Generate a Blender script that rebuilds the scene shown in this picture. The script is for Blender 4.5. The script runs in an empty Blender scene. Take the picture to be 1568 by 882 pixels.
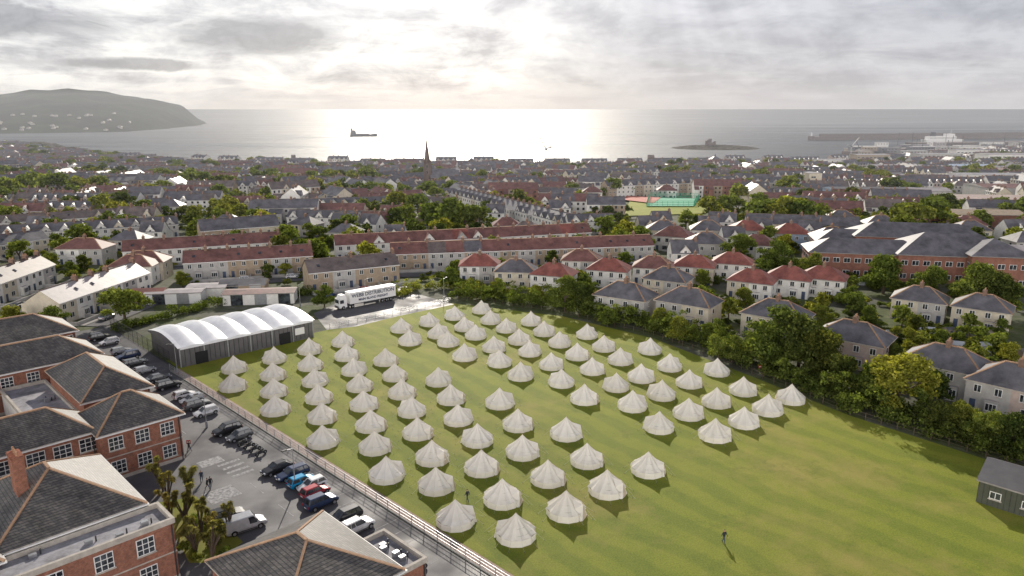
import bpy, math, random
import numpy as np
from mathutils import Vector, Matrix
random.seed(11); rng=np.random.default_rng(11)
sc=bpy.context.scene
R2=math.sqrt(2)
# ------------------------------------------------------------------ camera (drone, 50 m above the playing field)
PITCH=math.radians(13.8); CAMZ=50.0; FOC=1120.0
cd=bpy.data.cameras.new("drone_camera"); cam=bpy.data.objects.new("drone_camera",cd); sc.collection.objects.link(cam)
cam.location=(0,0,CAMZ); cam.rotation_euler=(math.radians(90)-PITCH,0,0)
cd.sensor_width=36; cd.lens=FOC/1568*36; cd.clip_start=0.5; cd.clip_end=90000
sc.camera=cam
sc.view_settings.view_transform='Standard'; sc.view_settings.look='None'; sc.view_settings.exposure=0
SEA=-35.0
# ------------------------------------------------------------------ terrain
CX=[-6000,-2600,-1267,-890,-609,-440,-94,281,495,670,1230,3000,6000]
CY=[3000,2500,1900,1480,1240,1120,1085,1110,1135,1290,1700,2000,2300]
def coast(x): return float(np.interp(x,CX,CY))
def g(x,y):
    c=coast(x)
    t=(y-235)/(c-235)
    if t<=0: return 0.0
    if t<=1: return -33.8*t
    return max(-33.8-(y-c)*0.05,-46.0)
# photogrammetric survey: theodolite reading (column,row) -> position on the terrain, or on a level z
def P(px,py,z=None):
    dx=(px-784)/FOC; dy=(441-py)/FOC
    d=(dx, math.cos(PITCH)+dy*math.sin(PITCH), -math.sin(PITCH)+dy*math.cos(PITCH))
    zz=0 if z is None else z
    for i in range(40):
        k=(zz-CAMZ)/d[2]; x=d[0]*k; y=d[1]*k
        if z is not None: break
        zz=0.5*zz+0.5*g(x,y)
    return (x,y)
def ST(s,y): return ((s-y)/R2,(s+y)/R2)
A45=math.radians(45)
# ------------------------------------------------------------------ materials
MATS=[]; MI={}
def reg(m): MI[m.name]=len(MATS); MATS.append(m); return m
def newmat(name):
    m=bpy.data.materials.new(name); m.use_nodes=True; nt=m.node_tree
    return m,nt,nt.nodes["Principled BSDF"]
def N(nt,t,**k):
    n=nt.nodes.new(t)
    for a,b in k.items(): setattr(n,a,b)
    return n
def L(nt,a,b): nt.links.new(a,b)
def ramp(nt,fac,stops):
    r=N(nt,'ShaderNodeValToRGB'); e=r.color_ramp.elements
    while len(e)<len(stops): e.new(0.5)
    for i,(p,c) in enumerate(stops):
        e[i].position=p; e[i].color=(c[0],c[1],c[2],1)
    L(nt,fac,r.inputs[0]); return r.outputs[0]
def mixc(nt,f,a,b,mode='MIX'):
    m=N(nt,'ShaderNodeMix',data_type='RGBA',blend_type=mode)
    if isinstance(f,(int,float)): m.inputs[0].default_value=f
    else: L(nt,f,m.inputs[0])
    for i,c in ((6,a),(7,b)):
        if isinstance(c,tuple): m.inputs[i].default_value=(c[0],c[1],c[2],1)
        else: L(nt,c,m.inputs[i])
    return m.outputs[2]
def noise(nt,vec,scale,detail=4,rough=0.55,dist=0):
    n=N(nt,'ShaderNodeTexNoise'); n.inputs['Scale'].default_value=scale; n.inputs['Detail'].default_value=detail
    n.inputs['Roughness'].default_value=rough; n.inputs['Distortion'].default_value=dist
    L(nt,vec,n.inputs['Vector']); return n.outputs[0]
def geo(nt): return N(nt,'ShaderNodeNewGeometry').outputs['Position']
def haze_tint(nt,col,amt=.20,tint=(.30,.32,.36)):
    # aerial haze painted into the base colour, stronger with distance towards the sea
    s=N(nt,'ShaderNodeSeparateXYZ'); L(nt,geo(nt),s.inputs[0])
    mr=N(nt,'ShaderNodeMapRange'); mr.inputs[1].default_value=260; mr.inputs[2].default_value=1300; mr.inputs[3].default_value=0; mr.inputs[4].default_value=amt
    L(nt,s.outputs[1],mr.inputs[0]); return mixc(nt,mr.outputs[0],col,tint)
def simple(name,c,rough=0.7,var=0.25,scale=0.6,metal=0,spec=0.4):
    m,nt,b=newmat(name)
    f=noise(nt,geo(nt),scale,4,.7)
    lo=tuple(x*(1-var) for x in c); hi=tuple(min(1,x*(1+var)) for x in c)
    col=ramp(nt,f,[(0.32,lo),(0.68,hi)])
    col=haze_tint(nt,col)
    L(nt,col,b.inputs['Base Color']); b.inputs['Roughness'].default_value=rough; b.inputs['Metallic'].default_value=metal
    b.inputs['Specular IOR Level'].default_value=spec
    return reg(m)
def bricky(name,c1,c2,mort,bw,rh,rough=0.85,msize=0.012,spec=0.3,patch=0.3,horiz=False):
    m,nt,b=newmat(name)
    tc=N(nt,'ShaderNodeTexCoord').outputs['Object']; s=N(nt,'ShaderNodeSeparateXYZ'); L(nt,tc,s.inputs[0])
    ad=N(nt,'ShaderNodeMath',operation='ADD'); L(nt,s.outputs[0],ad.inputs[0]); L(nt,s.outputs[1],ad.inputs[1])
    cb=N(nt,'ShaderNodeCombineXYZ'); L(nt,ad.outputs[0],cb.inputs[0]); L(nt,s.outputs[2],cb.inputs[1])
    br=N(nt,'ShaderNodeTexBrick'); L(nt,cb.outputs[0],br.inputs['Vector'])
    br.inputs['Color1'].default_value=(*c1,1); br.inputs['Color2'].default_value=(*c2,1); br.inputs['Mortar'].default_value=(*mort,1)
    br.inputs['Scale'].default_value=1; br.inputs['Mortar Size'].default_value=msize; br.inputs['Brick Width'].default_value=bw; br.inputs['Row Height'].default_value=rh
    f=noise(nt,tc,0.5,5,0.7); v=ramp(nt,f,[(0.3,(1-patch,)*3),(0.7,(1+patch,)*3)])
    col=mixc(nt,1.0,br.outputs[0],v,'MULTIPLY')
    f3=noise(nt,tc,2.3,4,0.7); v3=ramp(nt,f3,[(0.35,(0.72,)*3),(0.7,(1.35,)*3)])
    col=mixc(nt,0.8,col,v3,'MULTIPLY')
    L(nt,col,b.inputs['Base Color']); b.inputs['Roughness'].default_value=rough; b.inputs['Specular IOR Level'].default_value=spec
    return reg(m)
simple('render_white',(0.68,0.66,0.62),0.8,0.14)
simple('render_cream',(0.54,0.48,0.38),0.8,0.15)
simple('render_grey',(0.40,0.385,0.365),0.85,0.15)
simple('render_tan',(0.33,0.26,0.19),0.85,0.2)
simple('render_pink',(0.44,0.35,0.31),0.85,0.15)
simple('render_blue',(0.28,0.35,0.46),0.8,0.15)
simple('brick_far',(0.23,0.105,0.075),0.85,0.25)
bricky('red_brick',(0.30,0.088,0.042),(0.20,0.058,0.03),(0.27,0.19,0.15),0.23,0.075,patch=0.2)
bricky('slate_near',(0.15,0.135,0.12),(0.075,0.07,0.068),(0.03,0.03,0.03),0.42,0.17,0.5,0.02,0.5,patch=0.45)
simple('slate',(0.115,0.11,0.12),0.5,0.45,0.3,spec=0.5)
simple('slate_brown',(0.14,0.112,0.105),0.55,0.4,0.3,spec=0.5)
simple('tile_red',(0.225,0.08,0.064),0.6,0.4,0.35)
simple('tile_redbrown',(0.165,0.08,0.07),0.6,0.4,0.35)
simple('roof_pale',(0.33,0.30,0.30),0.5,0.25,0.3)
simple('ridge_tile',(0.34,0.21,0.13),0.8,0.2,2)
simple('trim_white',(0.74,0.73,0.71),0.45,0.06,1)
simple('fascia',(0.26,0.24,0.23),0.6,0.2,1)
simple('stone_trim',(0.42,0.38,0.33),0.8,0.2,1)
simple('flat_roof',(0.26,0.255,0.275),0.75,0.45,0.4)
simple('chimney_brick',(0.19,0.12,0.09),0.85,0.3,2)
simple('pot',(0.36,0.20,0.12),0.8,0.2,2)
simple('dark_metal',(0.05,0.052,0.055),0.5,0.2,2,0.4)
simple('galv_metal',(0.36,0.37,0.39),0.4,0.15,2,0.6)
simple('stone_dark',(0.12,0.085,0.07),0.85,0.35,0.3)
simple('door_paint',(0.05,0.07,0.12),0.4,0.3,1)
simple('bark',(0.10,0.075,0.055),0.9,0.3,3)
simple('concrete',(0.31,0.30,0.28),0.85,0.2,0.6)
simple('clad_green',(0.065,0.07,0.052),0.6,0.15,1)
simple('clad_grey',(0.12,0.115,0.118),0.5,0.15,0.5)
m,nt,b=newmat('rock'); L(nt,ramp(nt,noise(nt,geo(nt),.05,6,.7),[(.35,(.03,.027,.022)),(.65,(.10,.085,.06))]),b.inputs['Base Color']); b.inputs['Roughness'].default_value=1; b.inputs['Specular IOR Level'].default_value=.1; reg(m)
m,nt,b=newmat('glass'); f=noise(nt,geo(nt),0.9,2)
L(nt,ramp(nt,f,[(0.35,(0.012,0.015,0.02)),(0.7,(0.08,0.09,0.10))]),b.inputs['Base Color']); b.inputs['Roughness'].default_value=0.08; b.inputs['Specular IOR Level'].default_value=0.8; reg(m)
m,nt,b=newmat('rubber'); b.inputs['Base Color'].default_value=(0.012,0.012,0.013,1); b.inputs['Roughness'].default_value=0.8; reg(m)
m,nt,b=newmat('car_paint'); oi=N(nt,'ShaderNodeObjectInfo'); dirt=ramp(nt,noise(nt,geo(nt),1.5,3),[(0.3,(0.8,)*3),(0.7,(1.05,)*3)])
L(nt,mixc(nt,1.0,oi.outputs['Color'],dirt,'MULTIPLY'),b.inputs['Base Color']); b.inputs['Roughness'].default_value=0.28; b.inputs['Metallic'].default_value=0.15; b.inputs['Coat Weight'].default_value=0.6; reg(m)
m,nt,b=newmat('lamp_red'); b.inputs['Base Color'].default_value=(0.35,0.01,0.01,1); b.inputs['Roughness'].default_value=0.2; reg(m)
m,nt,b=newmat('lamp_clear'); b.inputs['Base Color'].default_value=(0.5,0.52,0.55,1); b.inputs['Roughness'].default_value=0.15; reg(m)
# foliage
def foliage(name,dark,light,hi):
    m,nt,b=newmat(name); nt.nodes.remove(b); out=nt.nodes['Material Output']
    gg=N(nt,'ShaderNodeNewGeometry'); oi=N(nt,'ShaderNodeObjectInfo')
    col=ramp(nt,gg.outputs['Random Per Island'],[(0.0,dark),(0.6,light),(1.0,hi)])
    n1=ramp(nt,noise(nt,gg.outputs['Position'],0.55,2),[(0.35,(0.6,0.62,0.6)),(0.65,(1.25,1.2,1.1))])
    col=mixc(nt,1.0,col,n1,'MULTIPLY')
    v=ramp(nt,oi.outputs['Random'],[(0.0,(0.75,0.82,0.8)),(0.5,(1,1,1)),(1.0,(1.35,1.15,0.9))])
    col=mixc(nt,1.0,col,v,'MULTIPLY'); col=haze_tint(nt,col,.15,(.2,.25,.22))
    d=N(nt,'ShaderNodeBsdfDiffuse'); t=N(nt,'ShaderNodeBsdfTranslucent'); mx=N(nt,'ShaderNodeMixShader'); mx.inputs[0].default_value=0.42
    L(nt,col,d.inputs[0]); L(nt,mixc(nt,1.0,col,(1.65,1.65,0.75),'MULTIPLY'),t.inputs[0]); L(nt,d.outputs[0],mx.inputs[1]); L(nt,t.outputs[0],mx.inputs[2]); L(nt,mx.outputs[0],out.inputs[0])
    return reg(m)
foliage('leaf_mid',(0.075,0.098,0.030),(0.145,0.185,0.048),(0.23,0.265,0.075))
foliage('leaf_dark',(0.042,0.058,0.023),(0.082,0.11,0.034),(0.135,0.16,0.05))
foliage('leaf_light',(0.11,0.135,0.035),(0.20,0.24,0.055),(0.29,0.32,0.10))
foliage('leaf_palm',(0.16,0.155,0.06),(0.27,0.25,0.09),(0.40,0.36,0.17))
# ------------------------------------------------------------------ mesh builder
class MB:
    def __init__(s): s.v=[]; s.f=[]; s.m=[]
    def poly(s,pts,m):
        i=len(s.v); s.v+= [tuple(p) for p in pts]; s.f.append(tuple(range(i,i+len(pts)))); s.m.append(MI[m] if isinstance(m,str) else m)
    def box(s,x0,y0,z0,x1,y1,z1,m,top=None,tx=0,ty=0):
        a=[(x0,y0,z0),(x1,y0,z0),(x1,y1,z0),(x0,y1,z0),(x0+tx,y0+ty,z1),(x1-tx,y0+ty,z1),(x1-tx,y1-ty,z1),(x0+tx,y1-ty,z1)]
        for q in ((0,1,5,4),(1,2,6,5),(2,3,7,6),(3,0,4,7),(3,2,1,0)): s.poly([a[i] for i in q],m)
        s.poly([a[i] for i in (4,5,6,7)],top or m)
    def beam(s,p,q,w,h,m):
        p=Vector(p);q=Vector(q);d=(q-p).normalized(); up=Vector((0,0,1)) if abs(d.z)<0.95 else Vector((1,0,0))
        r=d.cross(up).normalized()*w/2; u=r.cross(d).normalized()*h/2
        a=[p-r-u,p+r-u,p+r+u,p-r+u]; b=[q-r-u,q+r-u,q+r+u,q-r+u]
        for i in range(4):
            j=(i+1)%4; s.poly([a[i],a[j],b[j],b[i]],m)
        s.poly(a[::-1],m); s.poly(b,m)
    def cyl(s,c,r,h,n,m,axis='z',r2=None,cap=None):
        r2=r if r2 is None else r2
        A=[];B=[]
        for i in range(n):
            t=2*math.pi*i/n; ca,sa=math.cos(t),math.sin(t)
            if axis=='z': A.append((c[0]+r*ca,c[1]+r*sa,c[2])); B.append((c[0]+r2*ca,c[1]+r2*sa,c[2]+h))
            elif axis=='y': A.append((c[0]+r*ca,c[1],c[2]+r*sa)); B.append((c[0]+r2*ca,c[1]+h,c[2]+r2*sa))
        for i in range(n):
            j=(i+1)%n; s.poly([A[i],A[j],B[j],B[i]],m)
        s.poly(A[::-1],cap or m)
        if r2>1e-4: s.poly(B,cap or m)
    def mesh(s,name,mats=None):
        me=bpy.data.meshes.new(name); me.from_pydata(s.v,[],s.f)
        used=sorted(set(s.m)); mp={u:i for i,u in enumerate(used)}
        for u in used: me.materials.append(MATS[u])
        me.polygons.foreach_set('material_index',[mp[k] for k in s.m]); me.update(); return me
def put(me,name,x,y,z=None,ang=0,scale=1,color=None,parent=None):
    o=bpy.data.objects.new(name,me); sc.collection.objects.link(o)
    o.location=(x,y,g(x,y) if z is None else z); o.rotation_euler=(0,0,ang)
    o.scale=(scale,)*3 if isinstance(scale,(int,float)) else scale
    if color: o.color=(*color,1)
    if parent: o.parent=parent
    return o
# ------------------------------------------------------------------ windows and buildings
def win(mb,o,d,n,u,z,w,h,cols=2,rows=2,frame='trim_white',lvl=2):
    def Q(a,b,c): return (o[0]+d[0]*a+n[0]*c,o[1]+d[1]*a+n[1]*c,b)
    u0,u1=u-w/2,u+w/2
    if lvl==0:
        mb.poly([Q(u0,z,.04),Q(u1,z,.04),Q(u1,z+h,.04),Q(u0,z+h,.04)],'glass'); return
    mb.poly([Q(u0,z,.05),Q(u1,z,.05),Q(u1,z+h,.05),Q(u0,z+h,.05)],frame)
    if lvl>1:
        for a,b,c,e in ((u0,z,u1,z),(u1,z,u1,z+h),(u1,z+h,u0,z+h),(u0,z+h,u0,z)):
            mb.poly([Q(a,b,0),Q(c,e,0),Q(c,e,.05),Q(a,b,.05)],frame)
        mb.poly([Q(u0-.12,z-.14,.13),Q(u1+.12,z-.14,.13),Q(u1+.12,z-.01,.13),Q(u0-.12,z-.01,.13)],'stone_trim')
        mb.poly([Q(u0-.12,z-.01,0),Q(u0-.12,z-.01,.13),Q(u1+.12,z-.01,.13),Q(u1+.12,z-.01,0)],'stone_trim')
    bar=0.09
    cw=(w-bar*(cols+1))/cols; ch=(h-bar*(rows+1))/rows
    for i in range(cols):
        for j in range(rows):
            a=u0+bar+i*(cw+bar); b=z+bar+j*(ch+bar)
            mb.poly([Q(a,b,.07),Q(a+cw,b,.07),Q(a+cw,b+ch,.07),Q(a,b+ch,.07)],'glass')
def hiproof(mb,x0,y0,x1,y1,z,h,m,ov=0.35,ridge=None,gable=False,wallm='render_white',axis=None,rx=0):
    x0-=ov;x1+=ov;y0-=ov;y1+=ov
    w=x1-x0;d=y1-y0
    if axis is None: axis='x' if w>=d else 'y'
    if axis=='x':
        ins=0 if gable else min(d/2,w/2-0.05)
        a=(x0+ins,(y0+y1)/2,z+h); b=(x1-ins,(y0+y1)/2,z+h)
        c=[(x0,y0,z),(x1,y0,z),(x1,y1,z),(x0,y1,z)]
        mb.poly([c[0],c[1],b,a],m); mb.poly([c[2],c[3],a,b],m)
        mb.poly([c[1],c[2],b],wallm if gable else m); mb.poly([c[3],c[0],a],wallm if gable else m)
    else:
        ins=0 if gable else min(w/2,d/2-0.05)
        a=((x0+x1)/2,y0+ins,z+h); b=((x0+x1)/2,y1-ins,z+h)
        c=[(x0,y0,z),(x1,y0,z),(x1,y1,z),(x0,y1,z)]
        mb.poly([c[1],c[2],b,a],m); mb.poly([c[3],c[0],a,b],m)
        mb.poly([c[0],c[1],a],wallm if gable else m); mb.poly([c[2],c[3],b],wallm if gable else m)
    mb.box(x0,y0,z-.2,x1,y1,z-.004,'fascia' if ridge is None else 'stone_trim')
    if ridge:
        mb.beam(a,b,.32,.18,ridge)
        if not gable:
            for p,q in (((c[0],a),(c[3],a),(c[1],b),(c[2],b)) if axis=='x' else ((c[0],a),(c[1],a),(c[2],b),(c[3],b))): mb.beam(p,q,.28,.16,ridge)
def stack(mb,x,y,z0,z1,w=.8,d=1.3,pots=3,m='chimney_brick'):
    mb.box(x-w/2,y-d/2,z0,x+w/2,y+d/2,z1,m)
    mb.box(x-w/2-.07,y-d/2-.07,z1-.3,x+w/2+.07,y+d/2+.07,z1-.12,m)
    for i in range(pots):
        yy=y-d/2+(i+.5)*d/pots; mb.cyl((x,yy,z1),.14,.5,5,'pot',r2=.11)
def terrace(Ln,D,wh,rh,n,walls,roofs,hip=False,st=2,gab=0.0,ext=True,lvl=1,rs=None,chim=True,bay=0.5,step=0.0):
    rs=rs or random; mb=MB(); uw=Ln/n; x0=-Ln/2; y0=-D/2;y1=D/2
    wm=[rs.choice(walls) for _ in range(n)]
    rf=rs.choice(roofs)
    for i in range(n):
        a=x0+i*uw;b=a+uw
        mb.poly([(a,y0,-2.5),(b,y0,-2.5),(b,y0,wh),(a,y0,wh)],wm[i]); mb.poly([(b,y1,-2.5),(a,y1,-2.5),(a,y1,wh),(b,y1,wh)],wm[i])
        sh=(wh-.3)/st
        for k in range(st):
            z=.95+k*sh
            if k==0:
                doorx=uw*(.8 if i%2 else .2); wx=uw*(.36 if i%2 else .64)
                mb.poly([(a+doorx-.45,y0-.05,0),(a+doorx+.45,y0-.05,0),(a+doorx+.45,y0-.05,2.05),(a+doorx-.45,y0-.05,2.05)],'door_paint')
                if rs.random()<bay:
                    mb.box(a+wx-1.0,y0-.8,-1,a+wx+1.0,y0-.002,2.6,wm[i],top='roof_pale'); win(mb,(a,y0-.8),(1,0),(0,-1),wx,.8,1.7,1.35,3,1,lvl=lvl)
                else: win(mb,(a,y0),(1,0),(0,-1),wx,z,1.5,1.3,2,1,lvl=lvl)
            else:
                win(mb,(a,y0),(1,0),(0,-1),uw*.27,z,1.15,1.35,2,1,lvl=lvl); win(mb,(a,y0),(1,0),(0,-1),uw*.73,z,1.15,1.35,2,1,lvl=lvl)
            win(mb,(b,y1),(-1,0),(0,1),uw*.3,z,1.1,1.2,2,1,lvl=lvl); win(mb,(b,y1),(-1,0),(0,1),uw*.72,z,1.1,1.2,1,1,lvl=lvl)
        if rs.random()<gab and not hip:
            c=(a+b)/2; hw=min(uw*.38,1.9); gh=hw*1.15; dz=wh+gh; yb=y0+ (gh/rh)*(D/2)*1.25
            mb.poly([(c-hw,y0-.02,wh-.3),(c+hw,y0-.02,wh-.3),(c+hw,y0-.02,wh+.35),(c,y0-.02,dz+.35),(c-hw,y0-.02,wh+.35)],wm[i])
            mb.poly([(c-hw-.25,y0-.3,wh+.12),(c,y0-.3,dz+.42),(c,yb,dz+.42),(c-hw-.25,yb,wh+.12)],rf)
            mb.poly([(c,y0-.3,dz+.42),(c+hw+.25,y0-.3,wh+.12),(c+hw+.25,yb,wh+.12),(c,yb,dz+.42)],rf)
            win(mb,(a,y0-.02),(1,0),(0,-1),uw/2,wh-.1,.9,1.0,2,1,lvl=max(lvl,1))
        if chim and (i%2==1 or rs.random()<.5 or n<=2) and not (hip and i==n-1 and n>1):
            stack(mb,b if i<n-1 else b-.5,0,wh+rh*.5,wh+rh+1.1,pots=3 if lvl else 2)
        if ext and rs.random()<.75:
            ww=uw*.48; xx=a if i%2 else b-ww
            mb.box(xx,y1,-2.5,xx+ww,y1+4,wh*.72,wm[i]); 
            mb.poly([(xx-.1,y1,wh*.95),(xx-.1,y1+4.2,wh*.72+.05),(xx+ww+.1,y1+4.2,wh*.72+.05),(xx+ww+.1,y1,wh*.95)],rf)
            mb.poly([(xx,y1,wh*.72),(xx,y1+4,wh*.72),(xx,y1,wh*.94)],wm[i]); mb.poly([(xx+ww,y1,wh*.72),(xx+ww,y1+4,wh*.72),(xx+ww,y1,wh*.94)],wm[i])
            win(mb,(xx,y1+4),(1,0),(0,1),ww/2,1.0,.9,1.1,1,1,lvl=lvl)
    for xx,nx,w in ((-Ln/2,-1,wm[0]),(Ln/2,1,wm[-1])):
        mb.poly([(xx,y0,-2.5),(xx,y1,-2.5),(xx,y1,wh),(xx,y0,wh)],w)
        if n<=3:
            for k in range(st): win(mb,(xx,y0),(0,1),(nx,0),D*.35,.95+k*(wh-.3)/st,1.0,1.2,1,1,lvl=lvl); 
    if hip: hiproof(mb,-Ln/2,y0,Ln/2,y1,wh+.2,rh,rf,.45,'ridge_tile' if (lvl==2 and rf!='tile_red') else None)
    else:
        ov=.35; e=.12
        for i in range(n):
            a=x0+i*uw-(.2 if i==0 else 0); b=x0+(i+1)*uw+(.2 if i==n-1 else 0)
            r=rs.choice(roofs) if len(roofs)>2 and rs.random()<.3 else rf
            zz=wh-ov*rh/(D/2)+e
            mb.poly([(a,y0-ov,zz),(b,y0-ov,zz),(b,0,wh+rh+e),(a,0,wh+rh+e)],r); mb.poly([(b,y1+ov,zz),(a,y1+ov,zz),(a,0,wh+rh+e),(b,0,wh+rh+e)],r)
            mb.poly([(a,y0-ov,zz-.18),(b,y0-ov,zz-.18),(b,y0-ov,zz),(a,y0-ov,zz)],'trim_white')
            if lvl: 
                if rs.random()<.3:
                    xx=a+uw*.5; f=.55; mb.poly([(xx-.4,y0*f-.5,wh+rh*(1-f)-.22+.2),(xx+.4,y0*f-.5,wh+rh*(1-f)-.22+.2),(xx+.4,y0*f+.4,wh+rh*(1-f)+.5),(xx-.4,y0*f+.4,wh+rh*(1-f)+.5)],'glass')
        for xx,w in ((-Ln/2,wm[0]),(Ln/2,wm[-1])): mb.poly([(xx,y0,wh),(xx,y1,wh),(xx,0,wh+rh)],w)
        mb.beam((-Ln/2-.2,0,wh+rh+.15),(Ln/2+.2,0,wh+rh+.15),.3,.14,'ridge_tile' if 'tile_red' in roofs else 'stone_dark')
    return mb
OCC=[]
def occ_line(a,b,r):
    d=math.dist(a,b); k=max(1,int(d/6))
    for i in range(k+1): OCC.append((a[0]+(b[0]-a[0])*i/k,a[1]+(b[1]-a[1])*i/k,r))
def free(x,y,r):
    for a,b,c in OCC:
        if abs(a-x)<r+c and abs(b-y)<r+c and (a-x)**2+(b-y)**2<(r+c)**2: return False
    return True
W1=['render_white','render_white','render_cream','render_grey','render_tan']
STREETS=[]
def row(p0,p1,D=9,wh=5.4,rh=2.8,uw=6,walls=W1,roofs=['slate'],name='terrace_row',street=True,**k):
    a=P(*p0);b=P(*p1); Ln=math.dist(a,b); ang=math.atan2(b[1]-a[1],b[0]-a[0]); n=max(2,round(Ln/uw))
    cx=(a[0]+b[0])/2-math.sin(ang)*D/2; cy=(a[1]+b[1])/2+math.cos(ang)*D/2
    mb=terrace(Ln,D,wh,rh,n,walls,roofs,**k)
    put(mb.mesh(name),name,cx,cy,ang=ang)
    occ_line((a[0]-math.sin(ang)*D/2,a[1]+math.cos(ang)*D/2),(b[0]-math.sin(ang)*D/2,b[1]+math.cos(ang)*D/2),D*.8)
    if street: STREETS.append((a,b,ang,Ln))
def semi(px,py,deg,w=14,D=9,wh=5.3,rh=2.9,roofs=['slate'],walls=['render_cream','render_white','render_grey'],name='semi_detached_house',lvl=2,n=2):
    x,y=P(px,py); mb=terrace(w,D,wh,rh,n,walls,roofs,hip=True,ext=random.random()<.5,lvl=lvl,bay=.9)
    put(mb.mesh(name),name,x,y,ang=math.radians(deg)); OCC.append((x,y,w*.62))
# ------------------------------------------------------------------ ground sheet
def grid_mesh(name,xs,ys,zf,mat,smooth=True):
    X,Y=np.meshgrid(xs,ys); nx,ny=len(xs),len(ys)
    v=[(float(X[j,i]),float(Y[j,i]),zf(float(X[j,i]),float(Y[j,i]))) for j in range(ny) for i in range(nx)]
    f=[(j*nx+i,j*nx+i+1,(j+1)*nx+i+1,(j+1)*nx+i) for j in range(ny-1) for i in range(nx-1)]
    me=bpy.data.meshes.new(name); me.from_pydata(v,[],f); me.materials.append(mat)
    if smooth: me.polygons.foreach_set('use_smooth',[True]*len(f))
    o=bpy.data.objects.new(name,me); sc.collection.objects.link(o); return o
m,nt,b=newmat('town_ground'); p=geo(nt)
vo=N(nt,'ShaderNodeTexVoronoi'); vo.inputs['Scale'].default_value=.11; L(nt,p,vo.inputs['Vector'])
sp=N(nt,'ShaderNodeSeparateColor'); L(nt,vo.outputs['Color'],sp.inputs[0])
c=ramp(nt,sp.outputs[0],[(0,(0.07,0.095,0.028)),(0.35,(0.095,0.12,0.038)),(0.5,(0.12,0.115,0.11)),(0.75,(0.16,0.15,0.14)),(1,(0.07,0.09,0.033))])
c=mixc(nt,.55,c,ramp(nt,noise(nt,p,.35,5,.75),[(0.35,(0.04,0.055,0.02)),(0.55,(0.11,0.12,0.06)),(0.7,(0.22,0.20,0.175))]))
c=haze_tint(nt,c)
L(nt,c,b.inputs['Base Color']); b.inputs['Roughness'].default_value=.9; b.inputs['Specular IOR Level'].default_value=.2
xs=sorted(set([-60000,-20000]+list(range(-6000,-1600,400))+list(range(-1600,1601,40))+list(range(2000,6001,400))+[20000,60000]))
ys=[-3000,-500,0,60,120,180,235]+list(range(260,2300,35))+[2500,2800,3200,4000,6000,15000,70000]
grid_mesh('ground',xs,ys,lambda x,y:g(x,y)-.02,m)
def sheet(name,pts,z,mat):
    me=bpy.data.meshes.new(name); me.from_pydata([(a,b,z) for a,b in pts],[],[tuple(range(len(pts)))]); me.materials.append(mat)
    o=bpy.data.objects.new(name,me); sc.collection.objects.link(o); return o
# grass field
m,nt,b=newmat('mown_grass'); p=geo(nt)
n1=noise(nt,p,.045,5,.6); n2=noise(nt,p,.35,5,.65); n3=noise(nt,p,5,3,.6)
c=ramp(nt,n1,[(.3,(0.105,0.148,0.016)),(.5,(0.15,0.182,0.02)),(.72,(0.22,0.208,0.038))])
c=mixc(nt,.45,c,ramp(nt,n2,[(.3,(0.075,0.11,0.012)),(.55,(0.155,0.18,0.022)),(.75,(0.24,0.21,0.055))]))
c=mixc(nt,.4,c,ramp(nt,n3,[(.35,(0.05,0.072,0.01)),(.65,(0.20,0.235,0.035))]))
mp=N(nt,'ShaderNodeMapping'); mp.inputs['Rotation'].default_value=(0,0,math.radians(-40)); L(nt,p,mp.inputs[0])
wv=N(nt,'ShaderNodeTexWave'); wv.inputs['Scale'].default_value=.06; wv.inputs['Distortion'].default_value=4; wv.inputs['Detail'].default_value=3; L(nt,mp.outputs[0],wv.inputs[0])
c=mixc(nt,.6,c,mixc(nt,1,c,ramp(nt,wv.outputs[0],[(.3,(.74,.81,.8)),(.7,(1.2,1.13,1.1))]),'MULTIPLY'))
dry=ramp(nt,noise(nt,p,.033,6,.75),[(.50,(0,0,0)),(.66,(1,1,1))])
c=mixc(nt,mixc(nt,1,dry,(.62,.62,.62),'MULTIPLY'),c,(0.27,0.205,0.075))
dk=ramp(nt,noise(nt,p,.12,6,.8),[(.34,(1,1,1)),(.46,(0,0,0))])
c=mixc(nt,mixc(nt,1,dk,(.55,.55,.55),'MULTIPLY'),c,(0.055,0.085,0.012))
L(nt,c,b.inputs['Base Color']); b.inputs['Roughness'].default_value=.8; b.inputs['Specular IOR Level'].default_value=.15
b.inputs['Sheen Weight'].default_value=.2; b.inputs['Sheen Tint'].default_value=(0.8,0.8,0.1,1)
grass=m
sheet('playing_field_grass',[ST(50.1,40),ST(50.1,150),P(470,512),P(690,464),P(860,484),P(1000,518),P(1150,576),P(1300,636),P(1568,722),(125,62),(140,20),(40,20)],.004,grass)
# asphalt
m,nt,b=newmat('asphalt'); p=geo(nt)
c=ramp(nt,noise(nt,p,.25,5,.65),[(.3,(0.075,0.072,0.078)),(.55,(0.115,0.11,0.116)),(.75,(0.18,0.172,0.17))])
c=mixc(nt,.3,c,ramp(nt,noise(nt,p,12,2),[(.3,(0.05,0.05,0.052)),(.7,(0.17,0.17,0.17))]))
L(nt,c,b.inputs['Base Color']); L(nt,ramp(nt,noise(nt,p,.12,3),[(.35,(.5,)*3),(.65,(.85,)*3)]),b.inputs['Roughness']); b.inputs['Specular IOR Level'].default_value=.35
asphalt=reg(m)
sheet('car_park_asphalt',[ST(-20,45),ST(48.2,45),ST(48.2,142),ST(49.8,146),ST(49.8,185),ST(20,185),ST(-20,150)],.004,asphalt)
sheet('gate_road',[P(500,505),P(545,500),P(610,484),P(695,466),P(640,450),P(520,462),P(480,480)],.008,asphalt)
m,nt,b=newmat('path_brick'); p=geo(nt)
L(nt,ramp(nt,noise(nt,p,1.3,5),[(.3,(.27,.18,.145)),(.7,(.42,.32,.27))]),b.inputs['Base Color']); b.inputs['Roughness'].default_value=.85
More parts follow.
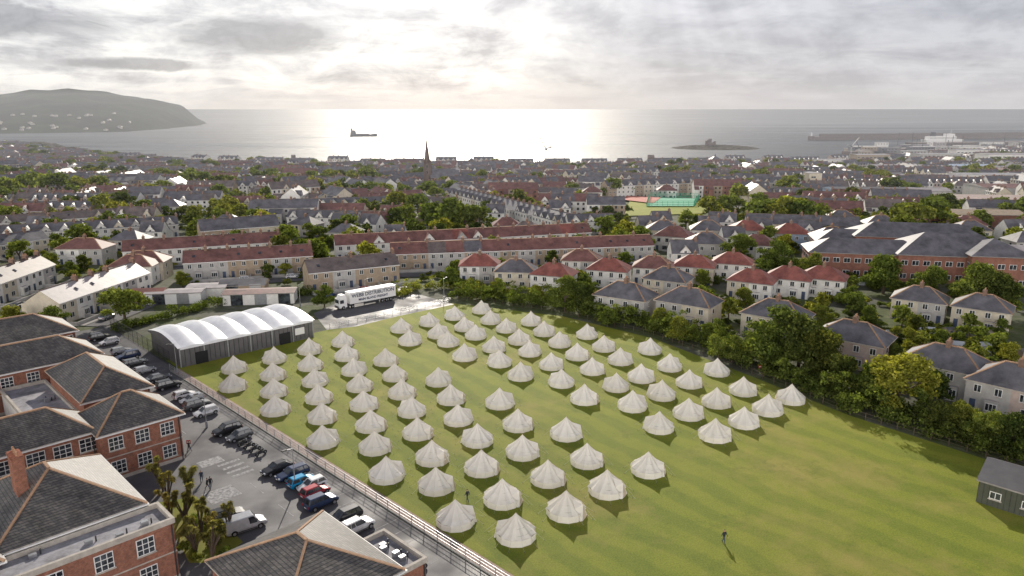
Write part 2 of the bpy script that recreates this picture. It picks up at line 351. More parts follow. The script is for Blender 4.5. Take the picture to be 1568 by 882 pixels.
mb=MB(); MIp=reg(m)
mb.box(48.5,45,0,50.0,143,.12,'path_brick'); mb.box(48.3,45,0,48.498,143,.14,'concrete')
put(mb.mesh('pavement'),'pavement',0,0,0.0,A45)
m,nt,b=newmat('road_paint'); L(nt,ramp(nt,noise(nt,geo(nt),2.5,5,.7),[(.4,(.13,.13,.135)),(.62,(.42,.41,.41))]),b.inputs['Base Color']); b.inputs['Roughness'].default_value=.8; reg(m)
mb=MB()
def mk(x0,y0,x1,y1): mb.poly([(x0,y0,0),(x1,y0,0),(x1,y1,0),(x0,y1,0)],'road_paint')
for i in range(46):
    y=58+i*2.55
    if not (88<y<103): mk(43.4,y,48,y+.09)
for i in range(4): mk(38.0,93+i*1.5,41.2,93.6+i*1.5)
mk(33,88,37,91.5); mk(36.2,98.8,39.5,101)
for y in (70,78,86,112,120,128): mk(39,y,39.12,y+4)
put(mb.mesh('parking_bay_markings'),'parking_bay_markings',0,0,.008,A45)
# ------------------------------------------------------------------ sea
m,nt,b=newmat('sea_water'); p=geo(nt)
b.inputs['Base Color'].default_value=(.03,.04,.055,1); b.inputs['IOR'].default_value=1.34; b.inputs['Specular IOR Level'].default_value=.7
mp=N(nt,'ShaderNodeMapping'); mp.inputs['Scale'].default_value=(.00035,.0022,.001); L(nt,p,mp.inputs[0])
L(nt,ramp(nt,noise(nt,mp.outputs[0],2.2,6,.65,.8),[(.36,(.32,)*3),(.47,(.46,)*3),(.62,(.56,)*3)]),b.inputs['Roughness'])
mp2=N(nt,'ShaderNodeMapping'); mp2.inputs['Scale'].default_value=(.02,.05,.03); L(nt,p,mp2.inputs[0])
bp=N(nt,'ShaderNodeBump'); bp.inputs['Strength'].default_value=.8; bp.inputs['Distance'].default_value=3.0; L(nt,noise(nt,mp2.outputs[0],1.5,5,.7),bp.inputs['Height']); L(nt,bp.outputs[0],b.inputs['Normal'])
me=bpy.data.meshes.new('sea'); me.from_pydata([(-60000,900,SEA),(60000,900,SEA),(60000,70000,SEA),(-60000,70000,SEA)],[],[(0,1,2,3)]); me.materials.append(m)
o=bpy.data.objects.new('sea',me); sc.collection.objects.link(o)
# ------------------------------------------------------------------ headland
m,nt,b=newmat('headland_land'); p=geo(nt)
vo=N(nt,'ShaderNodeTexVoronoi'); vo.inputs['Scale'].default_value=.005; L(nt,p,vo.inputs['Vector']); sp=N(nt,'ShaderNodeSeparateColor'); L(nt,vo.outputs['Color'],sp.inputs[0])
c=ramp(nt,sp.outputs[0],[(0,(.03,.04,.025)),(.5,(.05,.062,.034)),(1,(.038,.034,.03))])
c=mixc(nt,.6,c,ramp(nt,noise(nt,p,.008,7,.75),[(.35,(.014,.018,.016)),(.55,(.038,.045,.03)),(.70,(.11,.10,.08))]))
L(nt,c,b.inputs['Base Color']); b.inputs['Roughness'].default_value=.95; b.inputs['Specular IOR Level'].default_value=.05
def hz(x,y):
    q=x/y
    r=float(np.interp(q,[-1.2,-.85,-.73,-.679,-.627,-.592,-.55,-.506,-.4625,-.436,-.415,-.40],[80,110,112,120,142,145,138,122,98,58,-30,-60]))
    fw=float(np.interp(q,[-.68,-.52,-.47,-.415],[1700,1500,1150,420]))
    yc=4200; u=(y-yc)/(fw if y<yc else 900)
    s=max(0,1-abs(u)**(1.35 if y<yc else 2))
    return -46+(r+46)*s+8*math.sin(x*.006+y*.004)*s+6*math.sin(x*.013-y*.009)*s+4*math.sin(x*.03+y*.021)*s
grid_mesh('headland',list(range(-5200,-1000,50)),list(range(2450,5300,50)),hz,m)
# ------------------------------------------------------------------ leaf clouds and trees
def leafcloud(blobs,n,size,flat=0.85):
    B=np.array(blobs,float); w=B[:,3]**2; w/=w.sum()
    k=rng.choice(len(B),n,p=w); d=rng.normal(size=(n,3)); d/=np.linalg.norm(d,axis=1)[:,None]
    d[:,2]=np.where(d[:,2]<-.3,-d[:,2]*.6,d[:,2])
    rad=B[k,3]*(rng.random(n)**.35)*(1+.12*rng.normal(size=n)); pos=B[k,:3]+d*rad[:,None]*np.array([1,1,flat])
    nn=d+rng.normal(size=(n,3))*.7; nn/=np.linalg.norm(nn,axis=1)[:,None]
    t=np.cross(nn,rng.normal(size=(n,3))); t/=np.linalg.norm(t,axis=1)[:,None]; bt=np.cross(nn,t)
    sz=size*(.6+.8*rng.random(n))[:,None]
    V=np.stack([pos-t*sz*.5,pos+bt*sz*.32+nn*sz*.1,pos+t*sz*.5,pos-bt*sz*.32+nn*sz*.1],axis=1).reshape(-1,3)
    return V
def leafmesh(name,V,leafmat,trunk=None):
    nv=len(V); nf=nv//4; tv=trunk.v if trunk else []; tf=trunk.f if trunk else []
    me=bpy.data.meshes.new(name)
    allv=np.concatenate([V,np.array(tv,float).reshape(-1,3)]) if tv else V
    me.vertices.add(len(allv)); me.vertices.foreach_set('co',allv.astype(np.float32).ravel())
    li=list(range(nv)); st=list(range(0,nv,4)); 
    for f in tf: st.append(len(li)); li+= [i+nv for i in f]
    me.loops.add(len(li)); me.loops.foreach_set('vertex_index',li)
    me.polygons.add(len(st)); me.polygons.foreach_set('loop_start',st)
    me.materials.append(MATS[MI[leafmat]]); me.materials.append(MATS[MI['bark']])
    me.polygons.foreach_set('material_index',[0]*nf+[1]*len(tf)); me.update(calc_edges=True); me.validate(); return me
def tree_mesh(name,h,cw,nb,n,size,mat,base=.28):
    tr=MB(); tr.cyl((0,0,-.5),.035*h,h*.45,7,'bark',r2=.02*h)
    blobs=[]
    for i in range(nb):
        a=random.uniform(0,6.28); rr=math.sqrt(random.random())*cw*.36; z=h*random.uniform(base+.12,.86)
        env=math.sin(math.pi*min(1,max(.15,(z/h-base+.15)/(1.1-base))))
        x,y=math.cos(a)*rr*env*1.2,math.sin(a)*rr*env*1.2; r=cw*random.uniform(.12,.23)
        blobs.append((x,y,min(z,h-r*.8),r)); 
        if i<6: tr.beam((0,0,h*.25+i*.03*h),(x*.8,y*.8,z*.95),.02*h,.02*h,'bark')
    blobs.append((0,0,h*.58,cw*.28))
    return leafmesh(name,leafcloud(blobs,n,size),mat,tr)
TR={}
for k,mt in (('mid','leaf_mid'),('dark','leaf_dark'),('light','leaf_light')):
    TR[k]=[tree_mesh('tree_'+k,10,10,20,9500,.46,mt,.08) for _ in range(2)]
    TR['far_'+k]=[tree_mesh('treefar_'+k,8,8.5,11,1000,.9,mt,.0) for _ in range(3)]
BUSH=[]
for mt in ('leaf_mid','leaf_dark','leaf_light'):
    for _ in range(2):
        bl=[(random.uniform(-1.1,1.1),random.uniform(-1.1,1.1),random.uniform(.4,1.3),random.uniform(.6,1.0)) for _ in range(6)]
        BUSH.append(leafmesh('shrub',leafcloud(bl,600,.36),mt))
def tree(px,py,h,k='mid',name='broadleaf_tree',wide=1.0):
    x,y=P(px,py); s=h/10; put(random.choice(TR[k]),name,x,y,ang=random.uniform(0,6.28),scale=(s*wide,s*wide,s)); OCC.append((x,y,h*.3))
for a in [(1190,560,12.5,'mid',1.05),(1222,566,11.5,'dark'),(1256,580,10,'dark'),(1168,548,8,'mid'),(1285,600,7.5,'dark'),(1372,628,11,'light',1.2),(1330,614,7,'mid'),(1130,403,10,'mid',1.1),(1187,420,11,'mid',1.15),
          (1241,430,9,'mid'),(1352,450,11,'mid',1.2),(1418,460,10,'mid'),(1490,480,13,'mid'),(1528,484,11,'dark'),(1470,668,6,'mid'),(1505,684,6,'light'),(1550,700,7,'dark'),
          (192,492,9,'light',1.25),(78,514,7,'mid',1.3),(20,505,6,'light'),(865,478,9.5,'mid',.85),(893,478,8,'dark'),(985,430,6,'mid'),(280,440,5,'mid'),(497,470,6,'mid'),(1040,525,6,'mid'),(1100,555,6,'light'),
          (690,440,6,'mid'),(1440,665,5.5,'dark'),(1255,505,6,'mid'),(1395,535,5,'light'),(1010,505,5.5,'mid'),(1120,556,6,'mid'),(930,500,5,'mid'),(1075,440,5.5,'light'),(1140,475,6,'mid'),
          (1300,470,6,'mid'),(1440,540,5,'mid'),(1540,560,5,'light'),(1330,500,5,'mid'),(820,462,5,'light'),(760,452,5,'mid'),(1095,520,5,'mid'),(1240,530,5,'light'),(1360,560,5,'mid'),(1500,585,5,'mid')]:
    tree(a[0],a[1],a[2],a[3],wide=a[4] if len(a)>4 else 1)
for a in [(660,352,13),(685,356,16),(712,354,14),(735,352,11),(640,332,13),(410,362,12),(395,352,10),(300,292,19),(90,306,19),(60,304,19),(125,302,16),(15,310,19),(40,302,17),(155,299,15),(1200,352,18),(1225,355,15),(1160,352,14),(1205,302,16),(1180,354,13),
          (1085,340,14),(1110,336,13),(1395,357,14),(1420,354,16),(1385,377,13),(1375,348,12),(1440,348,12),(940,302,14),(820,288,14),(870,303,11),(560,284,16),(575,284,12),(240,275,13),(655,308,14),(670,312,12),(610,328,13),(590,303,11),(5,345,10),(300,266,12),(470,304,10),(340,348,10),(780,278,12),(400,252,14),(420,252,13),(385,253,13),(440,252,11),(1130,333,12),(1395,303,11),(1110,268,12),(320,292,16),(280,290,14),(1215,305,13),(20,350,11),(1365,378,10),(955,301,12),(540,285,12),(1250,352,12),(1010,255,9),(690,300,12),(480,290,11),(350,300,12),(180,340,11),(0,322,14),(180,302,12),(205,262,10),(500,262,10),(620,345,10),(750,330,9),(1300,330,10),(1340,330,11),(1450,300,10),(1290,350,9),(1500,350,10),(1540,340,10),(440,300,10),(560,330,10),(220,330,10),(720,285,11),(1150,290,11),(850,320,9),(390,320,10),(250,300,12),(110,325,10)]:
    x,y=P(a[0],a[1]); s=a[2]/8; put(random.choice(TR[random.choice(['far_mid','far_mid','far_mid','far_light','far_light'])]),'distant_tree',x,y,ang=random.uniform(0,6),scale=(s*1.2,s*1.2,s)); OCC.append((x,y,a[2]*.5))
# hedge line along the field
def polyline_blobs(pts,step,wid,hmin,hmax):
    out=[]
    for a,b in zip(pts[:-1],pts[1:]):
        d=math.dist(a,b); k=int(d/step)
        nx,ny=-(b[1]-a[1])/d,(b[0]-a[0])/d
        for i in range(k):
            t=(i+random.random())/k; w=random.uniform(0,1)*wid; h=random.uniform(hmin,hmax)*(.7+.5*math.sin(t*7+a[0])**2)
            r=random.uniform(.7,1.5); x=a[0]+(b[0]-a[0])*t+nx*w; y=a[1]+(b[1]-a[1])*t+ny*w
            out.append((x,y,max(.5,h-r),r)); out.append((x,y,max(.4,(h-r)*.4),r))
    return out
hp=[P(690,458),P(770,466),P(860,480),P(1000,514),P(1075,540),P(1150,572),P(1300,634),P(1450,680),P(1568,718),(112,74),(125,60)]
me=leafmesh('hedgerow',leafcloud(polyline_blobs(hp,.5,7,2.4,5.0),66000,.42),'leaf_mid'); put(me,'hedgerow',0,0,0)
me=leafmesh('hedgerow',leafcloud(polyline_blobs(hp,1.6,7,2.6,5.8),18000,.42),'leaf_dark'); put(me,'hedgerow',0,0,0)
me=leafmesh('hedgerow',leafcloud(polyline_blobs(hp,2.0,7,3,6),16000,.40),'leaf_light'); put(me,'hedgerow',0,0,0)
me=leafmesh('hedgerow',leafcloud(polyline_blobs([P(600,458),P(650,445),P(700,445),P(780,458)],.6,5,1.6,3.6),8000,.42),'leaf_light'); put(me,'hedgerow',0,0,0)
me=leafmesh('hedgerow',leafcloud(polyline_blobs([P(180,510),P(330,470),P(480,452)],.7,3,1.4,3.0),9000,.4),'leaf_mid'); put(me,'hedgerow',0,0,0)
mb=MB()
for a,b in zip(hp[:-1],hp[1:]):
    d=math.dist(a,b); k=max(1,int(d/2.5))
    for i in range(k):
        x=a[0]+(b[0]-a[0])*i/k; y=a[1]+(b[1]-a[1])*i/k; mb.box(x-.05,y-.45,0,x+.05,y-.35,1.2,'bark')
    for z in (.5,1.1): mb.beam((a[0],a[1]-.4,z),(b[0],b[1]-.4,z),.03,.04,'bark')
put(mb.mesh('boundary_fence'),'boundary_fence',0,0,0)
# ------------------------------------------------------------------ bell tents
m,nt,b=newmat('tent_canvas'); nt.nodes.remove(b); out=nt.nodes['Material Output']; p=geo(nt); oi=N(nt,'ShaderNodeObjectInfo')
c=ramp(nt,noise(nt,p,1.2,4,.6),[(.3,(.87,.83,.76)),(.7,(.94,.91,.855))])
c=mixc(nt,1,c,ramp(nt,oi.outputs['Random'],[(0,(.92,.91,.88)),(1,(1,1,1))]),'MULTIPLY')
d=N(nt,'ShaderNodeBsdfDiffuse'); t=N(nt,'ShaderNodeBsdfTranslucent'); mx=N(nt,'ShaderNodeMixShader'); mx.inputs[0].default_value=.25
L(nt,c,d.inputs[0]); L(nt,mixc(nt,1,c,(1,.95,.84),'MULTIPLY'),t.inputs[0]); L(nt,d.outputs[0],mx.inputs[1]); L(nt,t.outputs[0],mx.inputs[2]); L(nt,mx.outputs[0],out.inputs[0]); reg(m)
simple('canvas_seam',(.72,.67,.60),.9,.1,2); simple('canvas_door',(.60,.49,.37),.9,.12,2); simple('rope',(.45,.42,.36),.9,.1,2)
def tent_mesh(seed):
    rs=random.Random(seed); mb=MB(); n=12
    prof=[(.05,3.02),(.55,2.42),(1.3,1.72),(1.95,1.18),(2.42,.84)]
    def pt(i,r,z,jit=True):
        a=2*math.pi*i/n; return (r*math.cos(a),r*math.sin(a),z)
    jr=[1+rs.uniform(-.02,.02) for _ in range(n)]; jz=[rs.uniform(-.04,.04) for _ in range(n)]
    for i in range(n):
        j=(i+1)%n
        for k in range(4):
            r0,z0=prof[k]; r1,z1=prof[k+1]
            def mid(r,z,f): 
                a=2*math.pi*(i+.5)/n; rr=r*math.cos(math.pi/n)*(1-f*.025); return (rr*math.cos(a),rr*math.sin(a),z-f*.035)
            A=pt(i,r0*jr[i],z0);B=pt(j,r0*jr[j],z0);C=pt(j,r1*jr[j],z1+jz[j]);D=pt(i,r1*jr[i],z1+jz[i]);M0=mid(r0,z0,k*.6);M1=mid(r1,z1,(k+1)*.6)
            mb.poly([A,M0,M1,D],'tent_canvas'); mb.poly([M0,B,C,M1],'tent_canvas')
        E=pt(i,2.46*jr[i],.64);F=pt(j,2.46*jr[j],.64)
        mb.poly([pt(i,2.42*jr[i],.84+jz[i]),pt(j,2.42*jr[j],.84+jz[j]),F,E],'tent_canvas')
        mb.poly([pt(i,2.38,.74),pt(j,2.38,.74),pt(j,2.42,.0),pt(i,2.42,.0)],'tent_canvas')
        for k in range(4):
            r0,z0=prof[k]; r1,z1=prof[k+1]
            mb.beam(pt(i,r0*jr[i]+.01,z0+.01),pt(i,r1*jr[i]+.01,z1+jz[i]+.01),.03,.015,'canvas_seam')
        q=pt(i,2.46,.8); e=pt(i,3.5,.03); mb.beam(q,e,.014,.014,'rope'); mb.box(e[0]-.02,e[1]-.02,0,e[0]+.02,e[1]+.02,.10,'dark_metal')
    A=(.75,0,2.25);B=(2.2,0,1.75);C=(2.5,-.8,0);D=(2.5,.8,0);E=(1.5,-.85,1.45);F=(1.5,.85,1.45);G=(2.25,-1.0,0);H=(2.25,1.0,0)
    for q in ((A,B,E),(A,F,B),(B,C,G,E),(B,F,H,D)): mb.poly(q,'tent_canvas')
    mb.poly([B,D,C],'tent_canvas')
    mb.poly([(2.25,0,1.6),(2.54,-.5,0.02),(2.54,.5,0.02)],'canvas_door')
    mb.beam(B,(3.9,0,.03),.014,.014,'rope')
    mb.cyl((0,0,2.98),.09,.16,8,'canvas_door',r2=.03)
    return mb.mesh('bell_tent')
TM=[tent_mesh(i) for i in range(4)]
T="""357,545 355,571 419,531 417,555 418,579 420,605 473,518 474,541 481,564 487,588 492,616 493,651 524,507 530,527 541,548 550,571 556,598 567,628 573,660 591,700
590,534 604,556 615,581 630,607 639,639 661,675 667,716 697,766 614,487 627,505 657,478 671,495 686,507 711,527 671,563 690,589 701,619 731,649 737,690 769,735
696,469 711,485 728,497 756,515 765,536 797,555 765,595 793,627 800,667 839,705 867,753 790,787 737,460 751,475 775,487 795,504 811,521 844,540 860,565 895,589
867,640 899,679 930,721 813,477 833,492 857,508 884,526 907,547 944,571 969,599 1010,630 899,496 925,514 950,533 982,558 1014,583 1055,611 1096,642 993,692
996,518 1026,542 1056,566 1098,594 1140,623 1099,549 1139,577 1177,605 1213,589"""
for q in T.split():
    a,b_=q.split(','); x,y=P(float(a),float(b_),3.0)
    put(random.choice(TM),'bell_tent',x,y,0.004,math.radians(random.choice([-12,-12,-18,30,160])+random.uniform(-14,14)),scale=random.uniform(.99,1.05))
# ------------------------------------------------------------------ school buildings
def school(name,s0,s1,y0,y1,wh,rh,fw=(),rw=(),wm='red_brick',storeys=2,flat=False,ww=1.9,hh=1.9,roof='slate_near',stacks=(),axis=None):
    cx,cy=(s0+s1)/2,(y0+y1)/2; a,b_=(s1-s0)/2,(y1-y0)/2; mb=MB()
    mb.box(-a,-b_,0,a,b_,wh,wm,top='flat_roof')
    sh=wh/storeys
    mb.box(-a-.06,-b_-.06,0,a+.06,b_+.06,.5,'stone_trim')
    if storeys>1: mb.box(-a-.04,-b_-.04,sh-.1,a+.04,b_+.04,sh+.05,'stone_trim')
    for k in range(storeys):
        z=k*sh+.95
        for u in fw: win(mb,(-a,-b_),(1,0),(0,-1),u,z,ww,hh,3,3)
        for u in rw: win(mb,(a,-b_),(0,1),(1,0),u,z,ww,hh,3,3)
    if flat:
        for x0,yy0,x1,yy1 in ((-a-.15,-b_-.15,a+.15,-b_+.2),(-a-.15,b_-.2,a+.15,b_+.15),(-a-.15,-b_+.2,-a+.2,b_-.2),(a-.2,-b_+.2,a+.15,b_-.2)): mb.box(x0,yy0,wh-.05,x1,yy1,wh+.55,'stone_trim')
        for i in range(4): 
            q=random.uniform(-a+1.2,a-1.2); r=random.uniform(-b_+.9,b_-.9); mb.box(q-.35,r-.25,wh,q+.35,r+.25,wh+random.uniform(.3,.7),'galv_metal'); mb.cyl((q+.7,r,wh),.08,.6,6,'dark_metal')
    else: hiproof(mb,-a,-b_,a,b_,wh+.2,rh,roof,.5,'ridge_tile',axis=axis)
    for (sx,sy,z1) in stacks: stack(mb,sx-cx,sy-cy,wh,z1,1.1,2.2,4,'red_brick')
    if not flat: mb.box(-a-.66,-b_-.66,wh-.05,a+.66,-b_-.52,wh+.1,'trim_white'); mb.box(a+.52,-b_-.5,wh-.05,a+.66,b_+.5,wh+.1,'trim_white')
    mb.box(a-.3,-b_-.14,0,a-.18,-b_-.02,wh-.2,'dark_metal')
    x,y=ST(cx,cy); put(mb.mesh(name),name,x,y,0.0,A45)
school('brick_school_building',25,35.6,103.7,113,7,3.6,fw=(1.9,5.3,8.7),rw=(2,5.2),stacks=())
school('brick_school_building',-12,24.95,106,114.5,7,3.4,fw=[2+i*3.1 for i in range(12)],ww=2.2)
school('brick_school_building',27,36.5,118,137,7,3.3,rw=(2.5,6,9.5,13,16.5),fw=(2.5,6.5))
school('brick_school_building',-8,36,141,151,7,3.4,fw=[3+i*3.8 for i in range(11)],rw=(3,7))
school('brick_school_building',6,37,160,171,7,3.4,fw=[3+i*3.8 for i in range(8)],rw=(3,7))
school('flat_roofed_school_block',2,26.9,115.5,120,4,0,fw=(),flat=True,storeys=1)
school('flat_roofed_school_block',2,9,120.2,140.5,4,0,rw=(3,7,11,15),flat=True,storeys=1)
school('flat_roofed_school_block',20.5,26.9,120.2,140.5,4.2,0,flat=True,storeys=1,wm='render_white')
school('brick_school_building',9,22.5,80.5,96,7.5,4.2,rw=(3,7,11),fw=(),stacks=((13,87.5,14.5),))
school('flat_roofed_school_block',6,24,75.5,79.95,6.8,0,fw=(2.5,6.5,11,15),rw=(2.2,),flat=True,ww=1.8)
school('brick_school_building',-12,8.9,79,93,7.5,4.0,fw=(3,7,11,15))
school('brick_school_building',25.5,38.5,55,70,3.8,3.4,rw=(3,6,9),fw=(3,6,9),storeys=1,axis='y')
school('flat_roofed_school_block',38.7,42,55,62.5,3.2,0,flat=True,storeys=1,rw=(3,))
school('brick_outbuilding',10,21,97,103,3.2,2.0,storeys=1)
# covered sports hall with scalloped membrane roof
m,nt,b=newmat('pvc_membrane'); b.inputs['Roughness'].default_value=.4; L(nt,ramp(nt,noise(nt,geo(nt),.5,4),[(.3,(.66,.67,.7)),(.7,(.84,.84,.85))]),b.inputs['Base Color']); reg(m)
mb=MB(); s0,s1,yA,yB=50.6,79.5,143.5,160; nb=6; bw=(s1-s0)/nb
mb.box(0,0,0,s1-s0,yB-yA,4.0,'clad_grey')
for i in range(30): 
    x=i*(s1-s0)/29; mb.box(max(0,x-.04),-.06,.3,x+.04,-.003,3.9,'dark_metal')
for i in range(nb+1): mb.box(i*bw-.12,-.16,0,i*bw+.12,-.065,4.0,'galv_metal')
for x in (3,21): mb.box(x,-.2,0,x+2.4,-.07,2.5,'rubber')
mb.box(24.6,-.22,1.4,26.8,-.07,2.9,'trim_white')
NX,NV=12,16
def rz(u,v):
    arch=1-abs(2*v-1)**1.7
    return 4.1+1.2*arch+1.0*(math.sin(math.pi*u)**1.2)*(.25+.75*arch)
for k in range(nb):
    for i in range(NX):
        for j in range(NV):
            q=[]
            for (ii,jj) in ((i,j),(i+1,j),(i+1,j+1),(i,j+1)):
                u=ii/NX; v=jj/NV; q.append((k*bw+u*bw+(-.4 if k==0 and ii==0 else .4 if k==nb-1 and ii==NX else 0),-.5+v*(yB-yA+1),rz(u,v)))
            mb.poly(q,'pvc_membrane')
    for j in range(NX):
        for v in (0,1):
            u0,u1=j/NX,(j+1)/NX; y=-.5+v*(yB-yA+1)
            mb.poly([(k*bw+u0*bw,y,3.75),(k*bw+u1*bw,y,3.75),(k*bw+u1*bw,y,rz(u1,v)),(k*bw+u0*bw,y,rz(u0,v))],'pvc_membrane')
for xx in (-.4,s1-s0+.4):
    for j in range(NV):
        v0,v1=j/NV,(j+1)/NV; mb.poly([(xx,-.5+v0*(yB-yA+1),3.75),(xx,-.5+v1*(yB-yA+1),3.75),(xx,-.5+v1*(yB-yA+1),rz(0,v1)),(xx,-.5+v0*(yB-yA+1),rz(0,v0))],'clad_grey')
x,y=ST(s0,yA); put(mb.mesh('marquee_hall'),'marquee_hall',x,y,0.0,A45-math.radians(1.5)); occ_line(ST(52,152),ST(78,152),10)
# green hut at the right edge
mb=MB(); mb.box(0,0,0,14,8,3,'clad_green')
hiproof(mb,0,0,14,8,3.2,1.7,'clad_grey',.25,None,gable=True,wallm='clad_green')
for i in range(24): mb.box(i*.6+.02,-.03,.1,i*.6+.07,-.002,2.9,'dark_metal')
for u in (2,5.5,9,12): win(mb,(0,0),(1,0),(0,-1),u,1.1,1.3,1.0,2,1)
win(mb,(0,8),(0,-1),(-1,0),4,1.1,1.2,1.0,2,1)
x,y=P(1494,768); put(mb.mesh('green_portable_hut'),'green_portable_hut',x,y,0.004,-A45)
# ------------------------------------------------------------------ perimeter fence
mb=MB()
for i in range(40):
    y=46+i*2.5; mb.box(48.4,y-.04,.1,48.48,y+.04,1.35,'galv_metal')
for z in (.45,.9,1.3): mb.beam((48.44,46,z),(48.44,143.5,z),.04,.05,'galv_metal')
for i in range(195*2): 
    y=46+i*.25; mb.box(48.43,y,.15,48.45,y+.02,1.3,'galv_metal')
put(mb.mesh('metal_railing_fence'),'metal_railing_fence',0,0,0,A45)
mb=MB()
for i in range(13):
    mb.cyl((0,i*3,0),.04,3.2,6,'dark_metal')
for z in (.1,1.6,3.1): mb.beam((0,0,z),(0,36,z),.04,.05,'dark_metal')
for i in range(144): mb.box(-.008,i*.25,.1,.008,i*.25+.02,3.1,'dark_metal')
x,y=ST(49.5,146); put(mb.mesh('ball_court_fence'),'ball_court_fence',x,y,0,A45)
mb=MB(); a=P(505,503); b_=P(690,462)
d=math.dist(a,b_)
for i in range(int(d/2.5)): 
    t=i*2.5/d; x=a[0]+(b_[0]-a[0])*t; y=a[1]+(b_[1]-a[1])*t; mb.box(x-.04,y-.04,0,x+.04,y+.04,1.2,'galv_metal')
for z in (.2,.6,.85,1.15): mb.beam((*a,z),(*b_,z),.04,.05,'galv_metal')
put(mb.mesh('gate_railing'),'gate_railing',0,0,0)
mb=MB(); mb.cyl((0,0,0),.09,6,8,'galv_metal',r2=.05); mb.beam((0,0,5.95),(1.1,0,6.1),.06,.06,'galv_metal'); mb.box(.8,-.14,6.02,1.5,.14,6.16,'dark_metal'); mb.box(-.14,-.14,0,.14,.14,1.0,'galv_metal')
lm=mb.mesh('street_lamp')
for s_,y_ in ((42.6,84),(42.4,112),(48.9,141),(39,131)): 
    x,y=ST(s_,y_); put(lm,'street_lamp',x,y,0.004,A45+3.14)
for px,py in ((560,462),(460,470),(680,460)): x,y=P(px,py); put(lm,'street_lamp',x,y,0.004,1.0)
# ------------------------------------------------------------------ vehicles
def car(kind='hatch'):
    S={'hatch':(2.0,.86,1.47,-1.9,.95,-1.55,.25),'saloon':(2.3,.90,1.44,-1.75,1.05,-1.0,.3),'suv':(2.25,.93,1.68,-2.1,1.05,-1.8,.35),'estate':(2.35,.9,1.48,-2.25,1.05,-1.9,.3),'van':(2.5,.97,1.95,-2.45,1.55,-2.35,.85)}[kind]
    hl,hw,H,cb,cf,rb,rf=S; sh=.92 if kind!='suv' and kind!='van' else 1.06
    mb=MB(); pr=[(-hl,.45,.55,.82),(-hl+.06,.32,sh-.12,.93),(-hl+.3,.24,sh,.99),(-hl*.4,.22,sh,1),(hl*.2,.22,sh-.01,1),(cf,.22,sh-.05,1),(hl-.45,.24,sh-.18,.97),(hl-.12,.3,sh-.32,.9),(hl,.42,.5,.78)]
    rings=[]
    for x,zb,zt,w in pr:
        h=hw*w; zm=zb+(zt-zb)*.55
        rings.append([(x,-h*.9,zb),(x,-h,zm),(x,-h*.97,zt-.07),(x,-h*.84,zt),(x,h*.84,zt),(x,h*.97,zt-.07),(x,h,zm),(x,h*.9,zb)])
    for a,b in zip(rings[:-1],rings[1:]):
        for i in range(8):
            j=(i+1)%8; mb.poly([a[i],b[i],b[j],a[j]],'car_paint')
    mb.poly(rings[0],'car_paint'); mb.poly(rings[-1][::-1],'car_paint')
    w0,w1=hw*.86,hw*.68; zb=sh-.06; zr=H-.05
    if kind=='van': w0,w1=hw*.95,hw*.86
    b4=[(cb,-w0,zb),(cf,-w0,zb-.02),(cf,w0,zb-.02),(cb,w0,zb)]; t4=[(rb,-w1,zr),(rf,-w1,zr),(rf,w1,zr),(rb,w1,zr)]
    for i in range(4):
        j=(i+1)%4; mb.poly([b4[i],b4[j],t4[j],t4[i]],'glass')
    mb.box(rb-.06,-w1-.04,zr-.02,rf+.06,w1+.04,zr+.05,'car_paint',tx=.12,ty=.14)
    for i in range(4): mb.beam(b4[i],t4[i],.09,.08,'car_paint')
    for sy in (-1,1):
        xm=(cb+cf)/2-.05; mb.beam((xm,sy*(w0+.005),zb),((rb+rf)/2,sy*(w1+.01),zr),.08,.05,'car_paint')
        if kind in('estate','suv','van'): mb.beam((cb+.75,sy*(w0+.005),zb),(rb+.55,sy*(w1+.01),zr),.1,.05,'car_paint')
        if kind=='van': 
            mb.poly([(cb,sy*(w0+.02),zb),(.35,sy*(w0+.02),zb),(.2,sy*(w1+.03),zr),(rb,sy*(w1+.03),zr)],'car_paint')
        mb.box(cf-.35,sy*(w0+.1)-.09,sh-.0,cf-.2,sy*(w0+.1)+.09,sh+.14,'car_paint')
        for xw in (-hl*.62,hl*.63):
            y=sy*(hw-.11); mb.cyl((xw,y-.11,.32),.33,.22,14,'rubber','y'); yy=sy*(hw+.005); 
            mb.cyl((xw,yy-.005,.32),.2,.01,10,'galv_metal','y')
            pts=[(xw+.41*math.cos(t),sy*(hw*.99+.006),.34+.41*math.sin(t)) for t in [math.pi*i/8 for i in range(9)]]; mb.poly(pts,'rubber')
            mb.cyl((xw,yy+(0.004 if sy>0 else -.014),.32),.31,.01,12,'rubber','y'); mb.cyl((xw,yy+(.018 if sy>0 else -.028),.32),.2,.01,10,'galv_metal','y')
        mb.box(hl-.2,sy*hw*.62-.17,.56,hl-.03,sy*hw*.62+.17,.70,'lamp_clear'); mb.box(-hl-.0+.0,sy*hw*.7-.12,.60,-hl+.12,sy*hw*.7+.12,sh-.14,'lamp_red')
        mb.beam((-hl*.45,sy*(hw+.004),.38),(hl*.45,sy*(hw+.004),.38),.02,.1,'rubber')
    mb.box(hl-.04,-.4,.28,hl+.02,.4,.48,'rubber'); mb.box(-hl-.02,-.26,.5,-hl+.02,.26,.61,'trim_white'); mb.box(hl-.01,-.26,.4,hl+.03,.26,.5,'trim_white')
    return mb.mesh('car_'+kind)
CM={k:car(k) for k in('hatch','saloon','suv','estate','van')}
COL={'black':(.02,.02,.023),'grey':(.12,.125,.13),'silver':(.45,.46,.48),'white':(.78,.78,.78),'blue':(.03,.08,.25),'cyan':(.0,.32,.6),'red':(.4,.025,.04),'navy':(.025,.045,.11),'green':(.03,.08,.05)}
